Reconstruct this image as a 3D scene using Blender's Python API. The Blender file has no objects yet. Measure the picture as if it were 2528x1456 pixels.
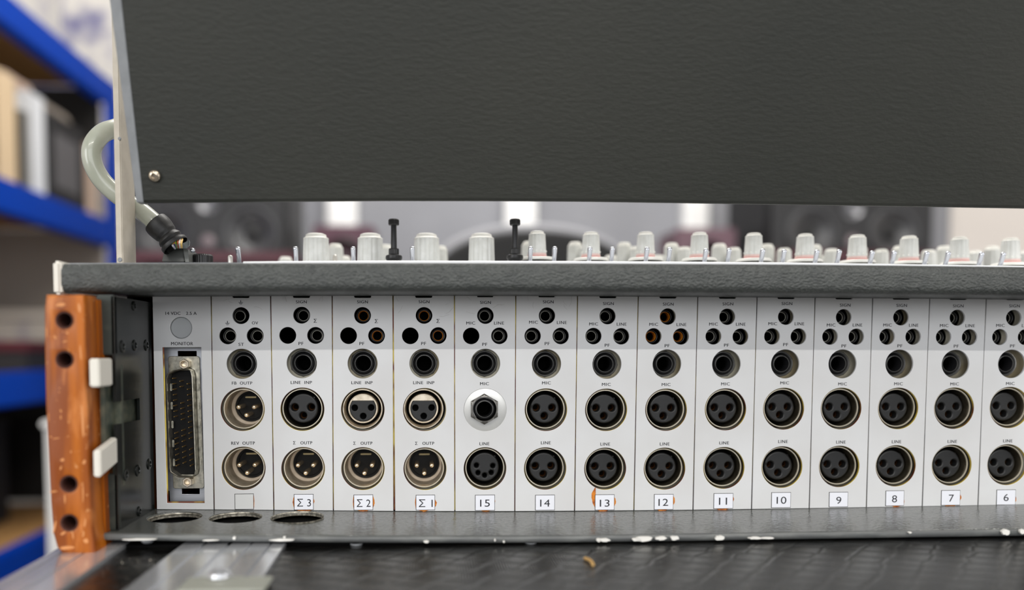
import bpy, bmesh, math, random
from mathutils import Vector, Matrix
R = random.Random(7)
SC = bpy.context.scene
COL = SC.collection
D2R = math.pi / 180

# ------------------------------------------------------------------ camera
EYE = 0.95                      # height of the lens over the floor (m)
DIST = 0.422                    # lens to the connector panel plane (y = 0)
F = 1900.0                      # focal length in photo pixels (frame 2528 x 1456)
PPX, PPY = 1150.0, 948.0        # principal point of the (cropped) photograph
YAW, PITCH = 3.01 * D2R, 2.65 * D2R
CAM = Vector((0, -DIST, EYE))
Rz = Matrix.Rotation(-YAW, 3, 'Z')
FW = Rz @ Vector((0, math.cos(PITCH), -math.sin(PITCH)))
RT = Rz @ Vector((1, 0, 0))
UP = Rz @ Vector((0, math.sin(PITCH), math.cos(PITCH)))
cd = bpy.data.cameras.new('camera')
cam = bpy.data.objects.new('camera', cd)
COL.objects.link(cam)
cam.location = CAM
cam.rotation_euler = (math.pi / 2 - PITCH, 0, -YAW)
cd.sensor_width = 36
cd.lens = 36 * F / 2528
cd.shift_x = (1264 - PPX) / 2528
cd.shift_y = (PPY - 728) / 2528
cd.clip_start = 0.02
cd.clip_end = 50
cd.dof.use_dof = True
cd.dof.focus_distance = 0.418
cd.dof.aperture_fstop = 2.8
SC.camera = cam

# ------------------------------------------------------------------ light and exposure
SC.view_settings.view_transform = 'Standard'
SC.view_settings.look = 'None'
SC.view_settings.gamma = 1
SC.view_settings.use_curve_mapping = False
SC.view_settings.exposure = 0.0
w = bpy.data.worlds.new('world')
SC.world = w
w.use_nodes = True
w.node_tree.nodes['Background'].inputs[0].default_value = (0.95, 0.97, 1.0, 1)
w.node_tree.nodes['Background'].inputs[1].default_value = 0.2


def area(name, loc, target, size, energy, col=(1, 0.97, 0.92)):
    l = bpy.data.lights.new(name, 'AREA')
    l.shape = 'RECTANGLE'
    l.size, l.size_y = size
    l.energy = energy
    l.color = col
    o = bpy.data.objects.new(name, l)
    COL.objects.link(o)
    o.location = loc
    o.rotation_euler = (Vector(target) - Vector(loc)).to_track_quat('-Z', 'Y').to_euler()
    return o


area('ceiling_tube_light', (0.1, -2.35, EYE + 1.5), (0.1, 0, EYE), (2.4, 0.03), 31)
area('ceiling_panel_light', (1.2, -0.9, EYE + 1.75), (1.0, -0.3, EYE), (1.2, 0.6), 16)
area('room_panel_light', (0.2, 1.1, EYE + 1.75), (0.3, 1.9, EYE), (1.8, 0.5), 28)
area('front_fill', (0.3, -2.6, EYE + 0.45), (0.1, 0, EYE), (2.2, 0.8), 22, (0.97, 0.98, 1.0))  # added fill from behind the lens, lifts the upper panel and knobs
area('wall_chart_fill', (-1.25, 1.9, EYE + 1.7), (-1.3, 2.6, EYE + 0.6), (0.5, 0.3), 3)  # added fill that brightens the wall and chart over the rack
area('side_fill_left', (-1.75, -1.5, EYE + 0.3), (0.1, 0, EYE), (1.4, 1.0), 30, (0.97, 0.98, 1.0))  # added side fill to brighten the knobs, no known source there
area('side_fill_right', (2.7, -1.2, EYE + 0.3), (0.2, 0, EYE), (1.4, 1.0), 13, (0.97, 0.98, 1.0))  # added side fill from the right, partner of the left one
area('knob_fill_overhead', (0.2, 0.75, EYE + 1.75), (0.1, 0.1, EYE), (1.2, 0.3), 22)  # added fill from above for the knob tops


# ------------------------------------------------------------------ from pixels to points on real planes
def ray(px, py):
    return FW * F + RT * (px - PPX) + UP * (PPY - py)


def W(px, py, Y=0.0):           # the point of plane y = Y seen at a photo pixel
    d = ray(px, py)
    return CAM + d * ((Y - CAM.y) / d.y)


def HZ(px, py, Z):              # the point of the level plane z = Z
    d = ray(px, py)
    return CAM + d * ((Z - CAM.z) / d.z)


def XP(px, py, X):              # the point of the plane x = X
    d = ray(px, py)
    return CAM + d * ((X - CAM.x) / d.x)


def scl(px, py, Y=0.0):         # metres per pixel there
    a, b, c = W(px, py, Y), W(px + 1, py, Y), W(px, py + 1, Y)
    return (b - a).length, (c - a).length


def interp(t, x):
    if x <= t[0][0]:
        return t[0][1]
    for (a, b), (c, d) in zip(t, t[1:]):
        if x <= c:
            return b + (d - b) * (x - a) / (c - a)
    (a, b), (c, d) = t[-2:]
    return d + (d - b) / (c - a) * (x - c)


# ------------------------------------------------------------------ materials
MATS = {}


def mat(name, col, rough=0.5, metal=0.0, col2=None, nscale=60, nmix=(0.4, 0.6), stretch=(1, 1, 1), bump=0.0, bscale=400,
        bstretch=None, bdist=0.0003, kind='noise', coat=0.0, emit=0.0, spec=0.5, detail=3, grain=0.0):
    m = bpy.data.materials.new(name)
    m.use_nodes = True
    nt = m.node_tree
    N, L = nt.nodes, nt.links
    b = N['Principled BSDF']
    b.inputs['Base Color'].default_value = (*col, 1)
    b.inputs['Roughness'].default_value = rough
    b.inputs['Metallic'].default_value = metal
    b.inputs['Coat Weight'].default_value = coat
    b.inputs['Specular IOR Level'].default_value = spec
    if emit:
        b.inputs['Emission Color'].default_value = (*col, 1)
        b.inputs['Emission Strength'].default_value = emit
    tc = N.new('ShaderNodeTexCoord')
    g = N.new('ShaderNodeNewGeometry')

    def mapped(st):
        mp = N.new('ShaderNodeMapping')
        mp.inputs['Scale'].default_value = st
        L.new(g.outputs['Position'], mp.inputs['Vector'])
        return mp.outputs[0]
    if col2 is not None:
        n = N.new('ShaderNodeTexNoise')
        n.inputs['Scale'].default_value = nscale
        n.inputs['Detail'].default_value = detail
        L.new(mapped(stretch), n.inputs['Vector'])
        r = N.new('ShaderNodeValToRGB')
        r.color_ramp.elements[0].position, r.color_ramp.elements[1].position = nmix
        r.color_ramp.elements[0].color = (*col, 1)
        r.color_ramp.elements[1].color = (*col2, 1)
        L.new(n.outputs['Fac'], r.inputs[0])
        L.new(r.outputs[0], b.inputs['Base Color'])
    if bump:
        if kind == 'voronoi':
            n = N.new('ShaderNodeTexVoronoi')
            n.feature = 'SMOOTH_F1'
            n.inputs['Scale'].default_value = bscale
            out = n.outputs['Distance']
        else:
            n = N.new('ShaderNodeTexNoise')
            n.inputs['Scale'].default_value = bscale
            n.inputs['Detail'].default_value = detail
            out = n.outputs['Fac']
        L.new(mapped(bstretch or (1, 1, 1)), n.inputs['Vector'])
        bp = N.new('ShaderNodeBump')
        bp.inputs['Strength'].default_value = bump
        bp.inputs['Distance'].default_value = bdist
        L.new(out, bp.inputs['Height'])
        L.new(bp.outputs[0], b.inputs['Normal'])
    MATS[name] = m
    return m


def srgb(r, g, b):
    f = lambda c: (c / 255 / 12.92) if c / 255 <= 0.04045 else ((c / 255 + 0.055) / 1.055) ** 2.4
    return (f(r), f(g), f(b))


PANEL = mat('silver_panel_paint', srgb(205, 206, 207), 0.42, 0.0, srgb(199, 199, 199), 25, (0.35, 0.65), bump=0.15, bscale=2500, bdist=0.00005)
VINYL = mat('dark_leatherette', srgb(36, 38, 34), 0.55, 0, srgb(43, 44, 39), 8, (0.3, 0.7), bump=0.55, bscale=420, bstretch=(0.55, 1, 1.35), bdist=0.0004, detail=5, spec=0.35)
RAILV = mat('grey_leatherette', srgb(58, 61, 60), 0.4, 0, srgb(68, 71, 69), 200, (0.3, 0.7), bump=1.0, bscale=880, bstretch=(0.7, 1, 1.1), bdist=0.0009, detail=2, spec=0.45)
SHELF = mat('grey_shelf_paint', srgb(74, 76, 73), 0.2, 0, srgb(82, 84, 80), 40, (0.3, 0.7), bump=0.7, bscale=800, bstretch=(0.6, 1, 1), bdist=0.0004, detail=1.5, spec=0.85)
WORD_OLD = mat('plain_wood', srgb(182, 98, 36), 0.36, 0, srgb(136, 66, 20), 90, (0.35, 0.62), stretch=(1, 1, 0.08), bump=0.1, bscale=500, bdist=0.0002, detail=4, coat=0.15)
NICKEL = mat('nickel', srgb(176, 166, 144), 0.2, 0.95, srgb(124, 112, 88), 300, (0.4, 0.75))
CHROME = mat('chrome', srgb(200, 203, 210), 0.06, 1.0)
STEEL = mat('zinc_steel', srgb(190, 186, 172), 0.3, 0.85, srgb(140, 138, 128), 400, (0.4, 0.7), bump=0.1, bscale=900, bdist=0.0001)
ALU = mat('brushed_aluminium', srgb(196, 199, 205), 0.42, 0.75, srgb(160, 163, 170), 40, (0.35, 0.65), stretch=(0.2, 1, 3), bump=0.2, bscale=1500, bstretch=(0.05, 1, 1), bdist=0.00008)
ALUX = mat('mill_aluminium', srgb(236, 238, 242), 0.2, 0.72, srgb(206, 208, 214), 60, (0.35, 0.7), stretch=(1, 0.12, 1), bump=0.1, bscale=700, bstretch=(1, 0.04, 1), bdist=0.0001)
CHROM = mat('yellow_chromate', srgb(212, 188, 84), 0.4, 0.4, srgb(110, 52, 26), 60, (0.42, 0.56), stretch=(1, 1, 0.8))
BACKP = mat('passivated_backing_plate', srgb(150, 146, 132), 0.45, 0.5, srgb(124, 114, 90), 50, (0.45, 0.62), stretch=(1, 1, 0.7))
BLACK = mat('black_plastic', srgb(12, 12, 13), 0.4, 0, srgb(16, 16, 17), 300)
INSERT = mat('dark_grey_insert', srgb(18, 19, 20), 0.5, 0, srgb(15, 16, 17), 500, bump=0.2, bscale=1500, bdist=0.0001)
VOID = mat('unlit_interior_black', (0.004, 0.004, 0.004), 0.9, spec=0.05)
JACKM = mat('black_metal_thread', srgb(30, 30, 32), 0.35, 0.3)
NUTM = mat('dark_nickel_nut', srgb(176, 176, 174), 0.3, 0.85)
GOLD = mat('gold_contact', srgb(222, 180, 110), 0.28, 0.9)
SILVP = mat('silver_pin', srgb(226, 208, 180), 0.22, 0.9)
RINGG = mat('grey_metal_ring', srgb(215, 212, 198), 0.4, 0.3)
RINGO = mat('orange_plastic_ring', srgb(196, 118, 28), 0.4)
INK = mat('black_ink', srgb(22, 22, 30), 0.6)
LABEL = mat('white_label_card', srgb(222, 224, 231), 0.45)
BLANK = mat('grey_label_card', srgb(203, 204, 203), 0.4)
GLUE = mat('orange_glue_stain', srgb(206, 122, 26), 0.35, 0, srgb(150, 72, 12), 400, (0.4, 0.6))
DKSTEEL = mat('blackened_steel', srgb(22, 25, 24), 0.25, 0.2, srgb(36, 38, 34), 45, (0.45, 0.75), bump=0.15, bscale=250, bdist=0.0002)
FLANGE = mat('aged_dark_steel', srgb(44, 50, 46), 0.42, 0.2, srgb(66, 70, 62), 140, (0.5, 0.75), bump=0.2, bscale=300, bdist=0.0002)
IVORY = mat('ivory_plastic', srgb(214, 210, 200), 0.4)
BEIGE = mat('beige_paint', srgb(188, 180, 166), 0.5, 0, srgb(178, 170, 156), 120)
GREYP = mat('grey_painted_metal', srgb(128, 131, 134), 0.45, 0, srgb(120, 123, 126), 150)
CABLEM = mat('grey_green_cable', srgb(158, 162, 148), 0.28, 0, srgb(172, 174, 162), 60, coat=0.3)
DEEPB = mat('deep_black_plastic', srgb(9, 9, 10), 0.5, spec=0.2)
RUBBER = mat('black_rubber', srgb(24, 24, 24), 0.5, 0, srgb(40, 40, 40), 500, (0.5, 0.8), bump=0.3, bscale=400, bdist=0.0003)
KNOB = mat('light_grey_knob', srgb(224, 225, 221), 0.38, 0, srgb(216, 217, 212), 200)
KNOBC = mat('white_knob_cap', srgb(240, 239, 232), 0.35)
REDR = mat('faded_red_ring', srgb(216, 96, 86), 0.5)
WHITE = mat('white_paint_chip', srgb(228, 226, 220), 0.6)
CONTOP = mat('pale_console_top', srgb(208, 210, 212), 0.4)


def caseboard():
    m = mat('black_case_board', srgb(13, 13, 13), 0.2, 0, srgb(28, 27, 25), 150, (0.4, 0.8), bump=0.0, spec=0.45)
    nt = m.node_tree
    N, L = nt.nodes, nt.links
    b = N['Principled BSDF']
    g = N.new('ShaderNodeNewGeometry')
    mp = N.new('ShaderNodeMapping')
    mp.inputs['Scale'].default_value = (1, 1.6, 1)
    mp.inputs['Rotation'].default_value = (0, 0, 0.5)
    L.new(g.outputs['Position'], mp.inputs['Vector'])
    v = N.new('ShaderNodeTexVoronoi')
    v.inputs['Scale'].default_value = 62
    v.inputs['Randomness'].default_value = 0.25
    v.feature = 'DISTANCE_TO_EDGE'
    L.new(mp.outputs[0], v.inputs['Vector'])
    wv = N.new('ShaderNodeTexWave')
    wv.inputs['Scale'].default_value = 260
    wv.inputs['Distortion'].default_value = 1.0
    L.new(g.outputs['Position'], wv.inputs['Vector'])
    r = N.new('ShaderNodeMapRange')
    r.inputs['From Max'].default_value = 0.09
    L.new(v.outputs['Distance'], r.inputs['Value'])
    mx = N.new('ShaderNodeMath')
    mx.operation = 'MULTIPLY_ADD'
    L.new(wv.outputs['Fac'], mx.inputs[0])
    mx.inputs[1].default_value = 0.35
    L.new(r.outputs[0], mx.inputs[2])
    bp = N.new('ShaderNodeBump')
    bp.inputs['Strength'].default_value = 0.7
    bp.inputs['Distance'].default_value = 0.00022
    L.new(mx.outputs[0], bp.inputs['Height'])
    L.new(bp.outputs[0], b.inputs['Normal'])
    return m


CASEB = caseboard()


def woodmat():
    m = mat('scuffed_brown_wood', srgb(176, 92, 34), 0.38, bump=0.12, bscale=500, bdist=0.0002, coat=0.0, spec=0.35)
    nt = m.node_tree
    N, L = nt.nodes, nt.links
    b = N['Principled BSDF']
    g = N.new('ShaderNodeNewGeometry')
    last = None
    for st, sc, p0, p1, c in (((1, 1, 0.06), 130, 0.38, 0.6, srgb(128, 62, 10)), ((1.0, 1, 0.3), 110, 0.56, 0.7, srgb(192, 118, 58)), ((1, 1, 0.7), 420, 0.64, 0.74, srgb(196, 136, 84))):
        mp = N.new('ShaderNodeMapping')
        mp.inputs['Scale'].default_value = st
        L.new(g.outputs['Position'], mp.inputs['Vector'])
        n = N.new('ShaderNodeTexNoise')
        n.inputs['Scale'].default_value = sc
        n.inputs['Detail'].default_value = 4
        L.new(mp.outputs[0], n.inputs['Vector'])
        r = N.new('ShaderNodeMapRange')
        r.inputs['From Min'].default_value, r.inputs['From Max'].default_value = p0, p1
        L.new(n.outputs['Fac'], r.inputs['Value'])
        mx = N.new('ShaderNodeMix')
        mx.data_type = 'RGBA'
        L.new(r.outputs[0], mx.inputs[0])
        if last is None:
            mx.inputs[6].default_value = (*srgb(176, 96, 14), 1)
        else:
            L.new(last, mx.inputs[6])
        mx.inputs[7].default_value = (*c, 1)
        last = mx.outputs[2]
    L.new(last, b.inputs['Base Color'])
    return m


WORD = woodmat()


# ------------------------------------------------------------------ object helpers
WLOC = {}


def link(o, parent, loc):
    COL.objects.link(o)
    loc = Vector(loc)
    WLOC[o.name] = loc
    if parent is not None:
        o.parent = parent
        o.location = loc - WLOC[parent.name]
    else:
        o.location = loc
    return o


def obj(name, mesh, m, parent=None, loc=(0, 0, 0), rot=None, label=None, smooth=False, kind=None):
    if isinstance(mesh, bmesh.types.BMesh):
        me = bpy.data.meshes.new(name)
        mesh.to_mesh(me)
        mesh.free()
        mesh = me
    if m is not None and not len(mesh.materials):
        mesh.materials.append(m)
    if smooth:
        mesh.shade_smooth()
        try:
            mesh.set_sharp_from_angle(angle=35 * D2R)
        except Exception:
            pass
    o = bpy.data.objects.new(name, mesh)
    link(o, parent, loc)
    if rot:
        o.rotation_euler = rot
    if label:
        o['label'] = label
    if kind:
        o['kind'] = kind
    return o


def thing(name, label, cat, loc, group=None):
    o = bpy.data.objects.new(name, None)
    o.empty_display_size = 0.01
    link(o, None, loc)
    o['label'], o['category'] = label, cat
    if group:
        o['group'] = group
    return o


def tag(o, label, cat, group=None):
    o['label'], o['category'] = label, cat
    if group:
        o['group'] = group
    return o


def B():
    return bmesh.new()


def quadface(bm, vs):
    try:
        return bm.faces.new(vs)
    except ValueError:
        return None


def box(bm, c, s, bev=0.0, seg=2, rot=None):
    g = bmesh.ops.create_cube(bm, size=1)
    vs = g['verts']
    for v in vs:
        v.co = Vector((v.co.x * s[0], v.co.y * s[1], v.co.z * s[2]))
    if bev:
        es = list({e for v in vs for e in v.link_edges})
        r = bmesh.ops.bevel(bm, geom=es, offset=bev, segments=seg, affect='EDGES', clamp_overlap=True)
        vs = list({v for f in r['faces'] for v in f.verts} | {v for v in vs if v.is_valid})
    for v in vs:
        if rot is not None:
            v.co = rot @ v.co
        v.co += Vector(c)
    return bm


def prism(bm, pts, y0, y1):
    """pts = (x, z) outline, extruded from y0 to y1"""
    a = [bm.verts.new((p[0], y0, p[1])) for p in pts]
    b = [bm.verts.new((p[0], y1, p[1])) for p in pts]
    quadface(bm, a)
    quadface(bm, b[::-1])
    n = len(pts)
    for i in range(n):
        quadface(bm, [a[i], b[i], b[(i + 1) % n], a[(i + 1) % n]])
    return bm


def loft(bm, secs, closed=True, caps=True):
    rings = [[bm.verts.new(p) for p in s] for s in secs]
    n = len(secs[0])
    for r0, r1 in zip(rings, rings[1:]):
        for i in range(n if closed else n - 1):
            quadface(bm, [r0[i], r0[(i + 1) % n], r1[(i + 1) % n], r1[i]])
    if caps and closed:
        quadface(bm, rings[0][::-1])
        quadface(bm, rings[-1])
    bmesh.ops.recalc_face_normals(bm, faces=bm.faces)
    return bm


def lathe(bm, prof, axis='Y', seg=40, c=(0, 0, 0), mod=None):
    """prof = (radius, distance along the axis)"""
    rings = []
    for r, t in prof:
        ring = []
        for k in range(seg):
            a = 2 * math.pi * k / seg
            rr = r * (mod(a, r, t) if mod else 1)
            x, y = rr * math.cos(a), rr * math.sin(a)
            p = (x, t, y) if axis == 'Y' else ((x, y, t) if axis == 'Z' else (t, x, y))
            ring.append(bm.verts.new(Vector(p) + Vector(c)))
        rings.append(ring)
    for r0, r1 in zip(rings, rings[1:]):
        for i in range(seg):
            quadface(bm, [r0[i], r0[(i + 1) % seg], r1[(i + 1) % seg], r1[i]])
    if prof[0][0] > 0 and prof[0] != prof[-1]:
        pass
    bmesh.ops.remove_doubles(bm, verts=bm.verts, dist=1e-7)
    bmesh.ops.recalc_face_normals(bm, faces=bm.faces)
    return bm


def tube(bm, pts, rad, seg=16, cap=True, smooth=True):
    P = [Vector(p) for p in pts]
    if smooth and len(P) > 2:
        Q = []
        for i in range(len(P) - 1):
            p0, p1, p2, p3 = P[max(i - 1, 0)], P[i], P[i + 1], P[min(i + 2, len(P) - 1)]
            for k in range(5):
                t = k / 5
                Q.append(0.5 * ((2 * p1) + (p2 - p0) * t + (2 * p0 - 5 * p1 + 4 * p2 - p3) * t * t + (3 * p1 - p0 - 3 * p2 + p3) * t ** 3))
        Q.append(P[-1])
    else:
        Q = P
    up = Vector((0, 1, 0.01))
    rings = []
    for i, p in enumerate(Q):
        d = (Q[min(i + 1, len(Q) - 1)] - Q[max(i - 1, 0)]).normalized()
        a = d.cross(up)
        if a.length < 1e-4:
            a = d.cross(Vector((1, 0, 0)))
        a.normalize()
        b = d.cross(a)
        r = rad(i / (len(Q) - 1)) if callable(rad) else rad
        rings.append([bm.verts.new(p + (a * math.cos(t) + b * math.sin(t)) * r) for t in [2 * math.pi * k / seg for k in range(seg)]])
    for r0, r1 in zip(rings, rings[1:]):
        for i in range(seg):
            quadface(bm, [r0[i], r0[(i + 1) % seg], r1[(i + 1) % seg], r1[i]])
    if cap:
        quadface(bm, rings[0][::-1])
        quadface(bm, rings[-1])
    bmesh.ops.recalc_face_normals(bm, faces=bm.faces)
    return bm


def circ(cx, cz, r, n=48, r2=None):
    return [(cx + r * math.cos(2 * math.pi * k / n), cz + (r2 or r) * math.sin(2 * math.pi * k / n)) for k in range(n)]


def rrect(x0, z0, x1, z1, r, n=4):
    out = []
    for (cx, cz, a0) in ((x1 - r, z1 - r, 0), (x0 + r, z1 - r, 90), (x0 + r, z0 + r, 180), (x1 - r, z0 + r, 270)):
        for k in range(n + 1):
            a = (a0 + 90 * k / n) * D2R
            out.append((cx + r * math.cos(a), cz + r * math.sin(a)))
    return out


def plate(loops, th, bev=0.0, flat=False, res=1):
    """flat plate with real holes; outline in (x, z), front face at y = 0 towards the lens, thickness th along +y
    (flat=True: outline in (x, y), top face at z = 0, thickness down)"""
    cu = bpy.data.curves.new('outline', 'CURVE')
    cu.dimensions = '2D'
    cu.fill_mode = 'BOTH'
    cu.extrude = max(th / 2 - bev, 1e-6)
    cu.bevel_depth = bev
    cu.bevel_resolution = res
    cu.offset = -bev
    for lp in loops:
        s = cu.splines.new('POLY')
        s.points.add(len(lp) - 1)
        s.use_cyclic_u = True
        for p, q in zip(s.points, lp):
            p.co = (q[0], q[1], 0, 1)
    o = bpy.data.objects.new('outline', cu)
    me = bpy.data.meshes.new_from_object(o)
    bpy.data.objects.remove(o)
    bpy.data.curves.remove(cu)
    for v in me.vertices:
        x, y, z = v.co
        v.co = (x, y, z - th / 2) if flat else (x, th / 2 - z, y)
    bm = B()
    bm.from_mesh(me)
    bmesh.ops.remove_doubles(bm, verts=bm.verts, dist=1e-7)
    bmesh.ops.recalc_face_normals(bm, faces=bm.faces)
    bm.to_mesh(me)
    bm.free()
    return me


TXT = {}


def textmesh(s, spacing=1.0):
    if (s, spacing) not in TXT:
        c = bpy.data.curves.new('t', 'FONT')
        c.body = s
        c.resolution_u = 4
        c.space_character = spacing
        o = bpy.data.objects.new('t', c)
        me = bpy.data.meshes.new_from_object(o)
        bpy.data.objects.remove(o)
        xs = [v.co.x for v in me.vertices]
        ys = [v.co.y for v in me.vertices]
        TXT[(s, spacing)] = (me, min(xs), max(xs), min(ys), max(ys))
    return TXT[(s, spacing)]


def lettering(bm, s, cx, cz, width, cap, y=-0.00004, spacing=1.12, bold=0.0, rot=0):
    """lay printed letters, their box centred on (cx, cz), letters `cap` high, the word `width` wide"""
    me, x0, x1, y0, y1 = textmesh(s, spacing)
    kx, ky = width / (x1 - x0), cap / (y1 - y0)
    mp = {}
    for dx in ((-bold * cap, bold * cap) if bold else (0,)):
      for v in me.vertices:
        p = Vector(((v.co.x - (x0 + x1) / 2) * kx + dx, 0, (v.co.y - (y0 + y1) / 2) * ky))
        if rot:
            p = Matrix.Rotation(rot, 3, 'Y') @ p
        mp[v.index] = bm.verts.new((cx + p.x, y - (dx > 0) * 0.000004, cz + p.z))
      for f in me.polygons:
        quadface(bm, [mp[i] for i in f.vertices])


# ================================================================== THE SETTING
def struct(name, bm, m):
    o = obj(name, bm, m)
    o['kind'] = 'structure'
    return o


FLOORM = mat('grey_lino_floor', srgb(110, 108, 104), 0.5, 0, srgb(98, 96, 92), 4)
GWALL = mat('grey_wall_panels', srgb(150, 151, 157), 0.8, 0, srgb(143, 144, 150), 3)
CWALL = mat('cream_wall_paint', srgb(243, 236, 230), 0.8, 0, srgb(238, 231, 225), 2)
SWALL = mat('pale_side_wall', srgb(222, 217, 211), 0.8)
CEILM = mat('white_ceiling', srgb(225, 225, 222), 0.9)
YB = 2.25
bm = B(); box(bm, (0.6, 0.0, -0.02), (5.0, 5.4, 0.04)); struct('floor', bm, FLOORM)
bm = B(); box(bm, (0.6, 0.0, 2.82), (5.0, 5.4, 0.04)); struct('ceiling', bm, CEILM)
xs = W(2345, 560, YB).x
xg = -0.62
bm = B(); box(bm, ((xg + xs) / 2, YB + 0.03, 1.4), (xs - xg, 0.06, 2.8)); struct('wall_back', bm, GWALL)
bm = B(); box(bm, ((xs + 3.1) / 2, YB + 0.045, 1.4), (3.1 - xs, 0.05, 2.8)); struct('wall_right_back', bm, CWALL)
bm = B(); box(bm, ((-1.9 + xg) / 2, 2.68, 1.4), (xg + 1.9, 0.05, 2.8)); struct('wall_left_back', bm, SWALL)
bm = B(); box(bm, (xg - 0.02, 2.47, 1.4), (0.04, 0.4, 2.8)); struct('wall_return', bm, GWALL)
bm = B(); box(bm, (-1.9, 0.0, 1.4), (0.05, 5.4, 2.8)); struct('wall_left', bm, SWALL)
bm = B(); box(bm, (3.1, 0.0, 1.4), (0.05, 5.4, 2.8)); struct('wall_right', bm, CWALL)
# white vertical posts on the grey wall
POST = mat('white_gloss_post', srgb(250, 250, 250), 0.4)
for i, (x0, x1) in enumerate(((806, 880), (1249, 1324), (1691, 1750))):
    a, b_ = W(x0, 520, YB - 0.06), W(x1, 520, YB - 0.06)
    bm = B(); box(bm, ((a.x + b_.x) / 2, YB - 0.035, 1.4), (b_.x - a.x, 0.07, 2.8), 0.012, 3)
    struct('trim_%d' % (i + 1), bm, POST)

# ================================================================== BACKGROUND: blue racking on the left
BLUE = mat('blue_powder_coat', srgb(2, 62, 172), 0.5, spec=0.12)
CHIP = mat('chipboard_shelf', srgb(186, 142, 88), 0.7, 0, srgb(170, 126, 74), 80)
GREYS = mat('grey_board', srgb(168, 160, 148), 0.7)
RX = -1.0
BAYSHADE = mat('bay_shade_black', srgb(28, 26, 24), 0.8)  # black painted in for the shade inside the rack bays
TAUPE = mat('taupe_end_sheet', srgb(150, 140, 130), 0.8)
rack = thing('shelving_rack', 'bright blue steel racking with chipboard shelves along the left wall', 'shelving', (RX - 0.25, 1.9, 0))
yf = XP(271, 400, RX).y
y_near = 0.9
zt = [XP(275, 198, RX).z, XP(275, 545, RX).z, XP(60, 917, RX).z, XP(60, 1345, RX).z]
for z in zt:
    for xx, nm in ((RX, 'beam'), (RX - 0.5, 'beam')):
        bm = B(); box(bm, (xx - 0.02, (y_near + yf) / 2, z - 0.042), (0.04, yf - y_near, 0.084), 0.006)
        obj('beam', bm, BLUE, rack)
    for k in range(3):
        w3 = (yf - y_near) / 3
        bm = B(); box(bm, (RX - 0.26, y_near + w3 * (k + 0.5), z - 0.02), (0.44, w3 - 0.003, 0.018))
        obj('shelf_board', bm, CHIP, rack)
for xx in (RX - 0.02, RX - 0.52):
    for yy in (yf + 0.022, y_near - 0.03):
        bm = B()
        box(bm, (xx + 0.012, yy + 0.018, zt[0] / 2), (0.016, 0.08, zt[0]), 0.003)
        for k in range(13):
            box(bm, (xx + 0.021, yy + 0.018, 0.2 + k * 0.11), (0.003, 0.03, 0.012))
        obj('upright', bm, BLUE, rack)
for zz in (0.3, 0.9, 1.5):
    bm = B(); box(bm, (RX - 0.27, yf + 0.022, zz), (0.46, 0.02, 0.03)); obj('brace', bm, BLUE, rack)
for z, z2 in ((zt[1], zt[0] - 0.03), (zt[2], zt[1] - 0.03), (zt[3], zt[2] - 0.03)):
    bm = B(); box(bm, (RX - 0.28, yf + 0.01, (z + z2) / 2), (0.5, 0.005, z2 - z)); obj('added_end_sheet', bm, BAYSHADE if z != zt[2] else TAUPE, rack)  # added sheet: black for shade in the bay, taupe for blurred contents
    bm = B(); box(bm, (RX - 0.545, (y_near + yf) / 2, (z + z2) / 2), (0.006, yf - y_near, z2 - z)); obj('shade_sheet', bm, BAYSHADE, rack)  # added sheet, its black stands in for shade at the back


def block(name, label, cat, x, y0, y1, z0, h, depth, col, group, tilt=0, mark=None):
    """a bound book or box standing on a shelf: cover, page block, spine band"""
    o = thing(name, label, cat, (x - depth / 2, (y0 + y1) / 2, z0), group)
    c = mat(name + '_cover_%d' % len(MATS), col, 0.55)
    t = 0.003
    w_ = y1 - y0
    bm = B()
    box(bm, (x - depth / 2, y0 + t / 2, z0 + h / 2), (depth, t, h), 0.0008)
    box(bm, (x - depth / 2, y1 - t / 2, z0 + h / 2), (depth, t, h), 0.0008)
    box(bm, (x - t / 2, (y0 + y1) / 2, z0 + h / 2), (t, w_, h), 0.0008)
    obj('cover', bm, c, o, (0, 0, 0))
    bm = B(); box(bm, (x - depth / 2 - 0.004, (y0 + y1) / 2, z0 + h / 2), (depth - 0.014, w_ - 2 * t, h - 0.01))
    obj('pages', bm, MATS['paper'], o)
    if mark:
        bm = B(); box(bm, (x + 0.0006, (y0 + y1) / 2, z0 + h * mark[1]), (0.001, w_ * 0.62, h * mark[2]), 0.0004)
        obj('spine_label', bm, mat('spine_label_%d' % len(MATS), mark[0], 0.6), o)
    return o


mat('paper', srgb(225, 218, 200), 0.8)


def ypix(px):
    return XP(px, 500, RX - 0.012).y


zs = zt[1] - 0.011
books = [
    (-60, -6, 0.25, srgb(150, 120, 90), 'tall tan book at the left end of the upper shelf', None),
    (-4, 46, 0.27, srgb(222, 196, 160), 'thick beige volume left of the grey binder on the blue rack', None),
    (47, 62, 0.2, srgb(70, 62, 48), 'thin dark olive book beside the thick beige volume', None),
    (63, 78, 0.205, srgb(150, 148, 144), 'narrow mid grey binder between olive book and white binder', None),
    (79, 116, 0.265, srgb(226, 228, 232), 'tall white binder left of the black box file', None),
    (118, 212, 0.245, srgb(34, 33, 34), 'wide black box file with a faint grey figure on its spine', (srgb(96, 94, 96), 0.5, 0.6)),
    (214, 236, 0.22, srgb(210, 184, 164), 'pinkish beige book right of the black box file', None),
    (238, 262, 0.2, srgb(176, 166, 156), 'grey beige book next to the far blue upright', None),
]
for px0, px1, h, c, lb, mk in books:
    block('binder', lb, 'binder', RX - 0.012, ypix(px0), ypix(px1) - 0.002, zs, h, 0.24, c, 'books and binders on the rack', mark=mk)
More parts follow.
